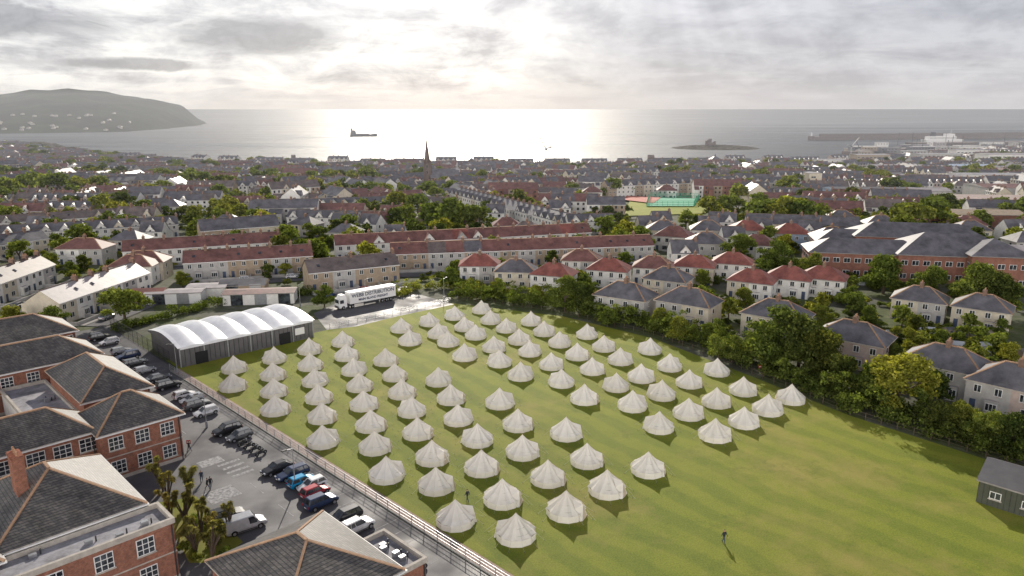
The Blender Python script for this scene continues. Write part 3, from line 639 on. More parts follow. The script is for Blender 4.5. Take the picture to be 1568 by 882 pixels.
def pc(px,py,kind,col,deg=0,name='parked_car'):
    x,y=P(px,py); put(CM[kind],name,x,y,0.008 if y<235 else None,A45+math.radians(deg+random.uniform(-2,2)),color=COL[col])
for a in [(547,812,'suv','white'),(527,797,'estate','black'),(492,774,'suv','navy'),(483,758,'hatch','red'),(478,748,'hatch','white'),(463,742,'hatch','cyan'),(448,730,'estate','navy'),(425,722,'saloon','black'),(579,841,'saloon','white'),
          (348,663,'suv','black'),(367,672,'hatch','grey'),(316,635,'hatch','white'),(302,624,'suv','grey'),(294,616,'hatch','silver'),(283,609,'hatch','white'),(258,594,'suv','black'),(243,583,'saloon','grey'),(222,571,'hatch','silver'),(207,559,'estate','grey'),
          (197,549,'suv','navy'),(186,541,'hatch','silver'),(168,527,'hatch','white'),(154,520,'suv','black')]:
    pc(*a,deg=random.choice([0,180]))
pc(376,810,'van','silver',deg=-8,name='parked_van'); pc(347,796,'suv','black',deg=-10)
for px,py,c,dg in ((55,478,'black',0),(70,472,'silver',0),(20,505,'red',0),(35,498,'white',0),(215,432,'white',-40),(275,449,'navy',30),(505,455,'blue',30),(450,452,'white',0),(470,400,'white',-90),(485,404,'red',-90),(500,398,'navy',-90),(640,396,'white',-45),(840,398,'silver',-45)):
    pc(px,py,random.choice(['hatch','saloon','suv']),c,dg)
mb=MB()
for x in (-.68,.68): mb.cyl((x,-.06,.31),.31,.12,12,'rubber','y'); mb.cyl((x,-.07,.31),.12,.14,8,'galv_metal','y')
mb.box(-.35,-.14,.32,.3,.14,.72,'dark_metal',tx=.06,ty=.03); mb.box(-.1,-.16,.72,.38,.16,.95,'car_paint',tx=.08,ty=.05); mb.box(-.75,-.12,.74,-.1,.12,.84,'rubber'); mb.beam((.68,0,.31),(.38,0,1.05),.1,.06,'galv_metal'); mb.beam((.38,-.36,1.05),(.38,.36,1.05),.05,.05,'rubber'); mb.box(.42,-.1,.82,.55,.1,1.0,'lamp_clear'); mb.beam((-.68,.1,.35),(0,.12,.35),.07,.07,'galv_metal')
mm=mb.mesh('motorcycle')
for i,(px,py) in enumerate(((612,850),(622,858),(632,866),(643,874),(603,872),(615,878),(373,682),(382,686),(391,691),(400,697))):
    x,y=P(px,py); put(mm,'parked_motorcycle',x,y,0.006,A45+random.uniform(-.15,.15),color=random.choice([COL['black'],COL['red'],COL['blue'],COL['black']]))
# lorry
lx,ly=P(520,476); ex,ey=P(612,458); la=math.atan2(ey-ly,ex-lx)
emp=bpy.data.objects.new('delivery_lorry',None); sc.collection.objects.link(emp); emp.location=(lx,ly,0.008); emp.rotation_euler=(0,0,la)
mb=MB(); mb.box(3.1,0,1.15,16.8,2.55,4.1,'trim_white'); mb.box(3.1,.5,.85,16.8,2.05,1.15,'dark_metal'); mb.box(3.05,-.03,4.0,16.85,2.58,4.12,'galv_metal')
mb.box(7,-.02,.55,11.5,.05,1.1,'dark_metal')
o=put(mb.mesh('trailer'),'trailer',0,0,0,0,parent=emp)
mb=MB(); mb.box(0,.05,.6,2.3,2.5,2.9,'trim_white',tx=.12,ty=.06); mb.box(.5,.2,2.9,2.3,2.35,3.8,'trim_white',tx=.3,ty=.1); mb.poly([(.02,.3,1.75),(.02,2.25,1.75),(.09,2.2,2.65),(.09,.35,2.65)],'glass')
mb.poly([(.35,.03,1.7),(1.4,.03,1.7),(1.35,.06,2.6),(.4,.06,2.6)],'glass'); mb.box(-.08,.1,.45,.1,2.45,1.0,'dark_metal'); mb.box(2.3,.4,.6,4.5,2.1,1.0,'dark_metal'); mb.box(.3,-.2,1.9,.5,.0,2.5,'rubber')
for q in (.3,1.95): mb.box(-.1,q,.7,-.0,q+.35,.9,'lamp_clear')
put(mb.mesh('cab'),'cab',0,0,0,0,parent=emp)
mb=MB()
for x in (1.2,3.8,12.6,13.9,15.2): 
    for y in (0,2.2): mb.cyl((x,y,.5),.5,.34,14,'rubber','y'); mb.cyl((x,y-.02,.5),.22,.38,8,'galv_metal','y')
put(mb.mesh('wheels'),'wheels',0,0,0,0,parent=emp)
m,nt,b=newmat('sign_ink'); b.inputs['Base Color'].default_value=(.02,.03,.07,1); reg(m)
for txt,z,sz in (('WEBB DISTRIBUTION',2.75,1.32),('MAIN ISLAND FREIGHT',1.7,.85)):
    cu=bpy.data.curves.new('lettering','FONT'); cu.body=txt; cu.size=sz; cu.align_x='CENTER'; cu.extrude=.01; cu.offset=.025; cu.materials.append(m)
    o=bpy.data.objects.new('lettering',cu); sc.collection.objects.link(o); o.parent=emp; o.location=(9.95,-.03,z); o.rotation_euler=(math.radians(90),0,0)
# ------------------------------------------------------------------ palms (cordylines) by the school
def palm_mesh(seed):
    rs=random.Random(seed); tr=MB(); V=[]
    heads=[]
    for i in range(rs.randint(8,12)):
        a=rs.uniform(0,6.28); h=rs.uniform(2.4,5.4); r=rs.uniform(.3,1.6)
        k=(math.cos(a)*r*.3,math.sin(a)*r*.3,h*.45); e=(math.cos(a)*r,math.sin(a)*r,h); tr.beam((0,0,-.1),k,.2,.2,'bark'); tr.beam(k,e,.14,.14,'bark'); heads.append(e)
    for e in heads:
        for j in range(200):
            d=Vector((rs.gauss(0,1),rs.gauss(0,1),rs.gauss(.2,.8))).normalized(); s=d.cross(Vector((rs.random(),rs.random(),1))).normalized()*.055; ln=rs.uniform(.4,.75); p0=Vector(e)
            m1=p0+d*ln*.5; m2=p0+d*ln+Vector((0,0,-.3*ln))
            V+= [tuple(p0),tuple(m1+s),tuple(m2),tuple(m1-s)]
    return leafmesh('cabbage_palm',np.array(V),'leaf_palm',tr)
PM=[palm_mesh(i) for i in range(3)]
for px,py in ((258,775),(283,800),(308,820),(262,800),(300,845),(330,835),(352,822),(250,752),(325,855),(290,770)):
    x,y=P(px,py); put(random.choice(PM),'cabbage_palm',x,y,0,random.uniform(0,6),random.uniform(.75,1.05))
sheet('school_lawn',[P(240,770),P(300,760),P(372,830),P(330,862),P(290,862)],.010,grass)
for i in range(14):
    x,y=P(random.uniform(245,350),random.uniform(780,855)); put(random.choice(BUSH),'shrub',x,y,0,random.uniform(0,6),random.uniform(.35,.7))
# ------------------------------------------------------------------ people
simple('skin',(.45,.27,.19),.6,.05,5); simple('cloth_dark',(.025,.028,.035),.9,.2,5); simple('cloth_jeans',(.04,.055,.09),.9,.2,5); simple('hair',(.05,.03,.02),.8,.2,9)
def person(px,py,heading,top='cloth_dark',h=1.0,name='person'):
    V=[];E=[];Rr=[]
    def add(p,r,par=None):
        V.append(p);Rr.append(r)
        if par is not None:E.append((par,len(V)-1))
        return len(V)-1
    pel=add((0,0,.98),.155); w=add((.01,0,1.12),.135,pel); ch=add((.02,0,1.32),.165,w); nk=add((.03,0,1.5),.06,ch); hd=add((.05,0,1.58),.085,nk); ht=add((.05,0,1.70),.098,hd); add((.03,0,1.78),.06,ht); add((.155,0,1.635),.018,hd)
    for sy,ph in((-1,1),(1,-1)):
        hp=add((0,sy*.1,.93),.10,pel); kn=add((.16*ph+.05,sy*.11,.5),.065,hp); an=add((.30*ph-.05,sy*.11,.09),.042,kn); add((.30*ph+.12,sy*.12,.045),.035,an)
        so=add((.02,sy*.19,1.42),.068,ch); el=add((-.1*ph,sy*.25,1.14),.047,so); wr=add((-.2*ph+.08,sy*.26,.92),.032,el); pm=add((-.22*ph+.11,sy*.26,.84),.034,wr)
        for k in range(4): q=add((-.22*ph+.09+.02*k,sy*.26,.78),.010,pm); add((-.22*ph+.10+.02*k,sy*.25,.735-.006*(k%3)),.008,q)
        q=add((-.22*ph+.15,sy*.24,.83),.010,wr); add((-.22*ph+.17,sy*.235,.79),.009,q)
    me=bpy.data.meshes.new('person_skel'); me.from_pydata(V,E,[]); o=bpy.data.objects.new('tmp',me); sc.collection.objects.link(o)
    mo=o.modifiers.new('s','SKIN'); sk=me.skin_vertices[0].data
    for i,r in enumerate(Rr): sk[i].radius=(r,r*(1.0 if i>3 else 1.15))
    sk[pel].use_root=True
    o.modifiers.new('d','SUBSURF').levels=1
    dg=bpy.context.evaluated_depsgraph_get(); me2=bpy.data.meshes.new_from_object(o.evaluated_get(dg)); bpy.data.objects.remove(o)
    me2.materials.clear()
    for k in ('skin',top,'cloth_jeans','hair','rubber'): me2.materials.append(MATS[MI[k]])
    for f in me2.polygons:
        c=f.center; f.use_smooth=True
        f.material_index=3 if (c.z>1.68 and not(c.x>.09 and c.z<1.73)) else 0 if (c.z>1.5 or (c.z<.9 and abs(c.y)>.2)) else 1 if c.z>.95 else 2 if c.z>.1 else 4
    x,y=P(px,py); put(me2,name,x,y,0.01,heading,h)
try:
    person(1108,832,-1.0,h=1.05); person(716,768,2.4); person(318,750,.4); person(323,748,2.2); person(309,738,-1.2,'cloth_jeans'); person(290,692,1.0)
except Exception as e: print('PERSON FAIL',e)
mb=MB(); mb.cyl((0,0,0),.04,1.6,6,'galv_metal'); mb.box(-.3,-.02,1.1,.3,.02,1.7,'lamp_red'); mb.box(-.2,-.03,1.3,.2,-.022,1.5,'trim_white')
for px,py in ((290,690),(1163,572),(1290,622),(1460,668)): x,y=P(px,py); put(mb.mesh('warning_sign'),'warning_sign',x,y,0,.2)
# ------------------------------------------------------------------ explicit mid-distance housing
RED=['tile_red']; RB=['tile_redbrown']; MIX=['tile_red','slate_brown','tile_redbrown','slate']
PB=['render_tan','render_grey','render_tan']; WH=['render_white','render_white','render_cream','render_grey']
# keep the playing pitch and courts open
for q in ((1010,318),(1050,322),(1000,330),(1040,335),(975,322),(1065,342),(1015,343),(1080,318)): x,y=P(*q); OCC.append((x,y,17))
row((190,408),(432,394),walls=WH,roofs=RB,lvl=1)
row((283,430),(480,417),walls=PB,roofs=RB)
row((515,396),(905,378),walls=WH,roofs=['tile_red','tile_redbrown','tile_red'],gab=.25)
row((600,414),(1000,400),walls=PB,roofs=MIX)
row((475,447),(612,432),walls=PB,roofs=['slate_brown'],D=9)
row((95,498),(232,446),walls=WH,roofs=['roof_pale','roof_pale'],D=9)
row((-40,482),(88,432),walls=WH,roofs=['tile_redbrown','slate_brown'])
row((-20,430),(-5,400),walls=WH,roofs=['slate'],street=False)
row((1,398),(78,388),walls=WH,roofs=['slate'])
row((310,380),(430,372),walls=['render_tan','render_cream'],roofs=['slate'],D=12,wh=7,rh=3.5)
row((0,378),(275,364),walls=WH,roofs=['slate'],gab=.8)
row((0,358),(250,344),walls=WH,roofs=['slate','slate_brown'],gab=.4)
row((690,318),(865,356),walls=WH,roofs=['slate_brown','slate'],gab=.9,D=10,wh=6.5,rh=3.6,st=2)
row((930,303),(1128,297),walls=['render_tan','render_cream','render_white'],roofs=['slate'],gab=.9,D=11,wh=9,rh=3.6,st=3,uw=7,street=False)
row((870,284),(1010,280),walls=WH,roofs=['slate'],gab=.9,D=11,wh=10,rh=3.6,st=3,uw=7)
row((870,358),(940,357),walls=WH,roofs=['slate'],gab=.4)
row((440,350),(600,352),walls=WH,roofs=['slate'],gab=.7)
row((420,330),(600,324),walls=WH,roofs=['slate','slate_brown'],gab=.6)
for a,b_,ang,Ln in STREETS:
    nx,ny=math.sin(ang),-math.cos(ang); mb=MB()
    def q(p,off,dz): x=p[0]+nx*off; y=p[1]+ny*off; return (x,y,g(x,y)+dz)
    mb.poly([q(a,6,.12),q(b_,6,.12),q(b_,11,.12),q(a,11,.12)],'asphalt'); mb.poly([q(a,4.6,.2),q(b_,4.6,.2),q(b_,5.95,.2),q(a,5.95,.2)],'concrete')
    put(mb.mesh('residential_street'),'residential_street',0,0,0)
    mb=MB(); mb.beam(q(a,4.3,.4),q(b_,4.3,.4),.25,1.2,'render_grey')
    k=int(Ln/6)
    for i in range(k): 
        p_=(a[0]+(b_[0]-a[0])*i/k,a[1]+(b_[1]-a[1])*i/k); mb.beam(q(p_,.1,.4),q(p_,4.2,.4),.2,1.1,'render_grey')
    put(mb.mesh('garden_wall'),'garden_wall',0,0,0)
    t=random.uniform(3,10)
    while t<Ln-4:
        x=a[0]+(b_[0]-a[0])*t/Ln+nx*7; y=a[1]+(b_[1]-a[1])*t/Ln+ny*7
        if random.random()<.7 and free(x,y,1.5): put(CM[random.choice(['hatch','saloon','suv','hatch'])],'parked_car',x,y,g(x,y)+.13,ang,color=COL[random.choice(['white','silver','grey','black','blue','red','silver'])])
        t+=random.uniform(5.5,14)
semi(135,402,0,15,9,roofs=RB); semi(225,425,5,13,8,roofs=RB); semi(210,432,5,12,8,roofs=RB)
for a in [(957,482,-32),(1053,492,-36),(1187,514,-38),(1303,552,-40),(1443,596,-44),(1552,630,-46)]: semi(*a,w=13.2,D=8.6,wh=5.1,rh=3.2,roofs=['slate'],walls=['render_cream','render_grey','render_white'] if a[0]<1200 else ['render_grey','render_pink','render_tan'])
for a in [(790,438,-5),(848,444,-20),(932,436,-20),(1000,432,-15),(1062,430,-20),(1022,452,-30),(1150,455,-30),(1206,450,-30),(1258,450,-30),(1120,425,-20),(890,420,-10),(735,428,0),(1405,486,-34),(1500,500,-38)]: semi(*a,w=11.5,D=8,wh=4.8,rh=3,roofs=RED if random.random()<.6 and a[0]<1300 else ['slate'] if random.random()<.6 else ['tile_redbrown'],walls=WH if a[0]<1300 else ['render_grey','render_cream'])
for a in [(1015,372,-10),(1082,372,-10),(1142,372,-10),(1208,378,-12),(1285,352,-10),(1345,362,-10),(1080,395,-10),(1270,385,-5),(1340,378,-5),(1480,372,-5)]: semi(*a,w=13,D=9.5,wh=5.6,rh=3.4,roofs=RED if a[0] in(1142,1208) else ['slate'],walls=['render_white','render_blue','render_grey','render_cream'])
def bigblock(px,py,deg,w,D,wh,rh,name='brick_college_building',roof='slate',wall='brick_far',st=2):
    x,y=P(px,py); mb=MB(); mb.box(-w/2,-D/2,-2,w/2,D/2,wh,wall); hiproof(mb,-w/2,-D/2,w/2,D/2,wh+.2,rh,roof,.6)
    for k in range(st):
        for i in range(int(w/3)): win(mb,(-w/2,-D/2),(1,0),(0,-1),1.7+i*3,1+k*wh/st,1.9,1.5,2,1,lvl=1)
        for i in range(int(D/3)): win(mb,(-w/2,D/2),(0,-1),(-1,0),1.7+i*3,1+k*wh/st,1.6,1.5,2,1,lvl=1)
    put(mb.mesh(name),name,x,y,ang=math.radians(deg)); occ_line((x-w/2*math.cos(math.radians(deg)),y-w/2*math.sin(math.radians(deg))),(x+w/2*math.cos(math.radians(deg)),y+w/2*math.sin(math.radians(deg))),D*.6)
bigblock(1320,420,-12,34,13,7.5,3.5); bigblock(1440,424,-12,30,18,8,5.5); bigblock(1395,400,-12,40,14,9,4); bigblock(1512,432,-12,16,16,9,4); bigblock(1300,398,-12,24,12,7,3.5)
def shed(px,py,deg,w,D,h,wall,roof,name='warehouse',rh=1.6,z=None):
    x,y=P(px,py); mb=MB(); mb.box(-w/2,-D/2,-3,w/2,D/2,h,wall); hiproof(mb,-w/2,-D/2,w/2,D/2,h+.2,rh,roof,.3,gable=True,wallm=wall)
    for i in range(int(w/6)):
        mb.box(-w/2+2+i*6,-D/2-.1,0,-w/2+5+i*6,-D/2-.003,3,'galv_metal' if i%2 else 'glass')
        if h>8:
            for k in range(1,int(h/3.2)): win(mb,(-w/2,-D/2),(1,0),(0,-1),3.5+i*6,.8+k*3.2,3.6,1.5,2,1,lvl=1)
    put(mb.mesh(name),name,x,y,ang=math.radians(deg)); OCC.append((x,y,max(w,D)*.55))
shed(1325,306,-3,50,22,7,'render_blue','clad_grey'); shed(1515,318,-6,62,26,6,'render_tan','render_pink'); shed(1400,304,-4,40,18,6,'render_grey','roof_pale'); shed(1480,345,-6,44,16,6,'brick_far','render_tan'); shed(1545,300,-5,50,30,7,'render_grey','tile_redbrown')
shed(1242,292,0,10,12,14,'render_cream','flat_roof',name='apartment_block',rh=.4); shed(1375,266,0,60,22,9,'render_white','roof_pale'); shed(1480,264,0,60,25,8,'clad_grey','render_blue'); shed(1540,252,0,70,30,14,'render_white','roof_pale'); shed(1430,250,0,60,25,14,'render_grey','flat_roof','office_block',.5); shed(1330,252,0,50,25,15,'render_tan','flat_roof','office_block',.5); shed(1270,258,0,40,20,12,'render_white','flat_roof','office_block',.5); shed(1510,282,-4,60,24,9,'render_white','flat_roof','office_block',.5); shed(1420,284,-4,50,22,8,'clad_grey','roof_pale'); shed(1340,280,-2,44,20,8,'render_grey','clad_grey'); shed(1480,244,0,50,24,15,'render_white','flat_roof','office_block',.5)
shed(1520,405,-10,30,14,5,'render_grey','roof_pale'); shed(270,462,8,14,5,2.8,'trim_white','roof_pale','garage_block',.3); shed(400,462,8,18,6,2.8,'render_white','tile_redbrown','garage_block',.5); shed(230,462,8,8,6,2.6,'render_tan','tile_red','garage_block',1); shed(320,452,8,10,6,2.6,'render_white','roof_pale','garage_block',.4); shed(375,448,8,12,6,2.6,'render_tan','slate','garage_block',1.2)
# sports courts
m,nt,b=newmat('court_green'); b.inputs['Base Color'].default_value=(.06,.34,.20,1); b.inputs['Roughness'].default_value=.8; reg(m)
m,nt,b=newmat('court_red'); b.inputs['Base Color'].default_value=(.45,.12,.08,1); b.inputs['Roughness'].default_value=.8; reg(m)
def tsheet(name,pix,mat,off):
    pts=[P(*q) for q in pix]; me=bpy.data.meshes.new(name); me.from_pydata([(a,b,g(a,b)+off) for a,b in pts],[],[tuple(range(len(pts)))]); me.materials.append(MATS[MI[mat]] if isinstance(mat,str) else mat); o=bpy.data.objects.new(name,me); sc.collection.objects.link(o)
    cx=sum(p[0] for p in pts)/len(pts); cy=sum(p[1] for p in pts)/len(pts); OCC.append((cx,cy,math.dist(pts[0],pts[2])*.42)); return pts
tsheet('playing_pitch',[(955,332),(1080,328),(1090,309),(965,307)],grass,.5)
q=tsheet('sports_court',[(990,318),(1062,318),(1070,306),(995,304)],'court_green',1.0); tsheet('running_surface',[(950,308),(1000,314),(1012,305),(960,302)],'court_red',1.2)
mb=MB()
for i in range(4):
    a,b_=q[i],q[(i+1)%4]; k=int(math.dist(a,b_)/3)
    for j in range(k): x=a[0]+(b_[0]-a[0])*j/k; y=a[1]+(b_[1]-a[1])*j/k; mb.box(x-.08,y-.08,g(x,y),x+.08,y+.08,g(x,y)+4,'court_green')
    for z in (1,2,3,4): mb.beam((*a,g(*a)+z),(*b_,g(*b_)+z),.1,.25,'court_green')
put(mb.mesh('court_fence'),'court_fence',0,0,0)
def church(px,py,H,deg,name='church_with_spire'):
    x,y=P(px,py); mb=MB(); tw=2.8; th=H*.48
    mb.box(-tw,-tw,-3,tw,tw,th,'stone_dark')
    for sx in(-1,1):
        for sy in(-1,1): mb.box(sx*tw-.6,sy*tw-.6,-3,sx*tw+.6,sy*tw+.6,th+1.0,'stone_dark'); mb.cyl((sx*tw,sy*tw,th+1),.7,4,6,'stone_dark',r2=.01)
    mb.cyl((0,0,th),tw*.95,H-th,8,'stone_dark',r2=.02)
    for z in (th*.55,th*.8): win(mb,(-tw,-tw),(1,0),(0,-1),tw,z,1.6,3.2,2,1,'stone_trim',1)
    mb.box(tw,-5,-3,tw+24,5,8,'stone_dark'); hiproof(mb,tw,-5,tw+24,5,8.2,6,'slate',.4,gable=True,wallm='stone_dark')
    for i in range(6): win(mb,(tw,-5),(1,0),(0,-1),2.5+i*3.8,2.5,1.2,4,1,1,'stone_trim',1)
    put(mb.mesh(name),name,x,y,ang=math.radians(deg)); OCC.append((x,y,16)); OCC.append((x+14,y,12))
church(655,286,42,5)
def tower(px,py,h,w,name,cap):
    x,y=P(px,py); mb=MB(); mb.box(-w/2,-w/2,-3,w/2,w/2,h,'stone_dark'); 
    if cap=='pyr':
        hiproof(mb,-w/2,-w/2,w/2,w/2,h+.2,w*.35,'slate',.4); mb.cyl((0,0,h+w*.3),w*.09,w*.2,8,'slate',r2=.05)
    else:
        for i in range(4): 
            for j in range(4):
                if i in(0,3) or j in(0,3): mb.box(-w/2+i*w/3.6,-w/2+j*w/3.6,h,-w/2+i*w/3.6+w*.12,-w/2+j*w/3.6+w*.12,h+1.5,'stone_dark')
    for k in range(int(h/4)): win(mb,(-w/2,-w/2),(1,0),(0,-1),w/2,1.5+k*4,w*.25,2,1,1,'stone_trim',1)
    put(mb.mesh(name),name,x,y)
tower(1094,256,9,20,'theatre_building','pyr'); tower(996,258,17,8,'stone_tower','cren'); tower(450,250,13,6,'stone_tower','cren'); tower(722,262,14,7,'stone_tower','pyr'); tower(905,268,14,7,'stone_tower','pyr')
def crane(px,py,H,lean,name='tower_crane'):
    x,y=P(px,py); mb=MB()
    for dx in(-.8,.8):
        for dy in (-.8,.8): mb.beam((dx,dy,0),(dx,dy,H*.6),.25,.25,'galv_metal')
    for k in range(int(H*.6/3)): mb.beam((-.8,-.8,k*3),(.8,-.8,k*3+3),.15,.15,'galv_metal'); mb.beam((.8,.8,k*3),(-.8,.8,k*3+3),.15,.15,'galv_metal')
    mb.beam((0,0,H*.6),(lean,0,H),.8,.8,'dark_metal'); mb.beam((0,0,H*.6),(-lean*.6,0,H*.68),.8,.8,'dark_metal'); mb.beam((-lean*.6,0,H*.68),(lean,0,H),.12,.12,'dark_metal'); mb.box(-1.4,-1.4,H*.57,1.4,1.4,H*.63,'dark_metal'); mb.box(-lean*.6-1.5,-1,H*.64,-lean*.6+1.5,1,H*.68,'concrete')
    put(mb.mesh(name),name,x,y)
crane(836,258,44,-10); crane(1302,244,38,12); crane(1314,242,32,-8)
# ------------------------------------------------------------------ sea objects
def seap(px,py): return P(px,py,SEA)
x,y=seap(1095,227)
def rk(a,b_): 
    r=((a)/104)**2+((b_)/80)**2; return -4+9.5*max(0,1-r)**.45+ (1.5*math.sin(a*.13+b_*.2)+1.0*math.sin(a*.5)) *max(0,1-r)
o=grid_mesh('rocky_islet',list(range(-108,109,4)),list(range(-84,85,4)),rk,MATS[MI['rock']],False); o.location=(x,y,SEA)
mb=MB(); mb.box(-11,-6,-2,11,6,8,'stone_dark')
for cx,cy,r,h in((-11,-6,2.6,12),(11,-6,2.6,11),(0,0,4.2,17),(-4,3,2.4,14),(11,6,2.2,9)):
    mb.cyl((cx,cy,-2),r,h+2,10,'stone_dark')
    for i in range(8): t=i*math.pi/4; mb.box(cx+r*math.cos(t)-.5,cy+r*math.sin(t)-.5,h-.01,cx+r*math.cos(t)+.5,cy+r*math.sin(t)+.5,h+1.4,'stone_dark')
for i in range(10): mb.box(-10.5+i*2.2,-6.2,8,-9.4+i*2.2,-5.2,9.2,'stone_dark')
put(mb.mesh('castle_refuge_tower'),'castle_refuge_tower',x-12,y,SEA+5.0,0,.85)
x,y=seap(557,209); mb=MB()
hull=[(-42,5),(-38,7),(20,7),(34,5),(43,.3)]
for (a,wa),(c_,wc) in zip(hull[:-1],hull[1:]):
    for s_ in(-1,1): mb.poly([(a,s_*wa*.8,-1),(c_,s_*wc*.8,-1),(c_,s_*wc,6+(3 if c_>30 else 0)),(a,s_*wa,6+(3 if a>30 else 0))],'dark_metal')
    mb.poly([(a,-wa,6),(c_,-wc,6),(c_,wc,6),(a,wa,6)],'chimney_brick')
mb.poly([(-42,-5,6),(-42,5,6),(-42,4,-1),(-42,-4,-1)],'dark_metal')
mb.box(-40,-6,6,-26,6,13,'dark_metal'); mb.box(-38,-6.5,13,-28,6.5,18,'stone_dark'); mb.box(-40,-2,18,-36,2,24,'dark_metal'); mb.beam((-31,0,18),(-31,0,28),.5,.5,'dark_metal'); mb.box(-22,-5,6,18,5,8.5,'stone_dark'); mb.beam((26,0,8),(26,0,18),.6,.6,'dark_metal')
for i in range(5): win(mb,(-38,-6.5),(1,0),(0,-1),1+i*2,15,1.2,1.2,1,1,lvl=0)
put(mb.mesh('cargo_ship'),'cargo_ship',x,y,SEA,math.radians(-6))
a=seap(1242,215); b_=seap(1640,211)
mb=MB()
def wallseg(a,b,w,h,m='concrete'): mb.beam((a[0],a[1],SEA+h/2-2),(b[0],b[1],SEA+h/2-2),w,h+4,m)
wallseg(a,b_,22,10,'stone_dark'); wallseg((a[0]+25,a[1]+8),(b_[0],b_[1]+8),5,17,'stone_dark'); mb.cyl((a[0],a[1],SEA),9,12,12,'stone_dark'); mb.cyl((a[0],a[1],SEA+12),2,9,8,'trim_white',r2=1.5)
put(mb.mesh('harbour_breakwater'),'harbour_breakwater',0,0,0)
mb=MB(); wallseg(seap(1395,223),seap(1640,220),40,7,'stone_dark'); wallseg(seap(1300,237),seap(1420,229),30,6,'stone_dark'); put(mb.mesh('harbour_pier'),'harbour_pier',0,0,0)
x,y=seap(1443,219); mb=MB()
mb.box(-50,-10,0,46,10,9,'trim_white',tx=-4); mb.box(-44,-9,9,30,9,17,'trim_white'); mb.box(6,-9,17,26,9,23,'trim_white',tx=1); mb.box(-34,-4,17,-24,4,27,'dark_metal',tx=1); mb.box(-50.5,-10.2,0,46.5,10.2,2.2,'dark_metal')
for i in range(20): win(mb,(-44,-9),(1,0),(0,-1),2+i*3.6,12,2.4,1.6,1,1,lvl=0)
mb.beam((20,0,23),(20,0,33),.6,.6,'trim_white')
put(mb.mesh('ferry'),'ferry',x,y,SEA,math.radians(8),1.0)
mb=MB()
for i in range(60):
    px=random.uniform(1310,1610); x,y=seap(px,random.uniform(225,240)); w=random.uniform(8,26); h=random.uniform(5,15)
    mb.box(x-w,y-7,SEA-1,x+w,y+7,SEA+h,random.choice(['render_white','render_grey','slate','render_tan','roof_pale','clad_grey','render_white']),top=random.choice(['slate','flat_roof','render_grey']))
    for k in range(int(w/3)): 
        if h>7: win(mb,(x-w,y-7),(1,0),(0,-1),3+k*6,SEA+h-4,3,1.5,1,1,lvl=0)
for i in range(14):
    x,y=seap(random.uniform(1320,1590),random.uniform(223,236)); mb.beam((x,y,SEA),(x+random.uniform(-3,3),y,SEA+random.uniform(18,34)),.7,.7,'dark_metal')
put(mb.mesh('harbour_buildings'),'harbour_buildings',0,0,0)
# ------------------------------------------------------------------ the town: procedural streets
TT=[]
rs=random.Random(5)
styles=[dict(walls=['render_white','render_white','render_cream','render_grey'],roofs=['slate','slate'],gab=.9),
        dict(walls=['render_grey','render_tan','render_cream','render_white'],roofs=['slate','slate_brown'],gab=.5),
        dict(walls=['render_white','render_pink','render_cream','render_white'],roofs=['slate','slate_brown','slate','tile_redbrown'],gab=.7),
        dict(walls=['render_white','render_cream','render_grey','render_white'],roofs=['slate'],gab=.5),
        dict(walls=['render_tan','brick_far','render_white'],roofs=['tile_redbrown','slate'],gab=.5)]
for si,s in enumerate(styles):
    for n in (2,3,5,8):
        TT.append((n*5.6,terrace(n*5.6,9,5.8,3.3,n,s['walls'],s['roofs'],gab=s['gab'],lvl=0,rs=rs).mesh('terrace')))
        if n in(3,5): TT.append((n*6.4,terrace(n*6.4,10.5,8.4,3.6,n,s['walls'],s['roofs'],gab=s['gab'],st=3,lvl=0,rs=rs).mesh('terrace')))
SD=[terrace(13,9,5.4,3.4,2,['render_white','render_cream','render_grey'],[r],hip=True,lvl=0,rs=rs,ext=True).mesh('house') for r in('slate','tile_redbrown','slate_brown','slate','slate')]
SD+=[terrace(9,8,5.6,3.8,1,['render_white','render_cream'],['slate'],lvl=0,rs=rs,gab=1).mesh('house') for _ in range(3)]
HT=[terrace(n*7,13,h,4,n,['render_white','render_cream','render_pink','render_white'],['slate'],gab=.9,st=st,lvl=0,rs=rs).mesh('hotel') for n,h,st in((6,9.5,3),(4,12,4),(5,9,3))]
dist=[(-900,900,4),(-520,480,12),(-330,700,-8),(-250,420,5),(-100,560,38),(-80,850,-12),(60,430,-4),(120,680,-30),(250,900,8),(340,620,-5),(430,430,-12),(560,800,14),(700,1050,-5),(-500,1000,26),(-1000,1300,30),(0,1050,3),(350,1050,-13),(900,1300,-10),(200,330,-14),(-380,330,10),(1000,1000,5),(-200,900,50),(120,900,60),(-650,750,-35),(450,950,40),(-420,580,55)]
def near(x,y): return min(range(len(dist)),key=lambda i:(dist[i][0]-x)**2+(dist[i][1]-y)**2)
cnt=0
def ftree(x,y,s):
    put(random.choice(TR[random.choice(['far_mid','far_light','far_light','far_mid','far_dark'])]),'distant_tree',x,y,ang=random.uniform(0,6),scale=(s*1.15,s*1.15,s))
for x in range(-560,700,52):
    y=coast(x)-35-random.uniform(0,25); 
    sl=math.atan2(coast(x+30)-coast(x-30),60)
    if abs(sl)<.6: put(random.choice(HT),'seafront_hotel_terrace',x,y,ang=sl); occ_line((x-22,y),(x+22,y),11)
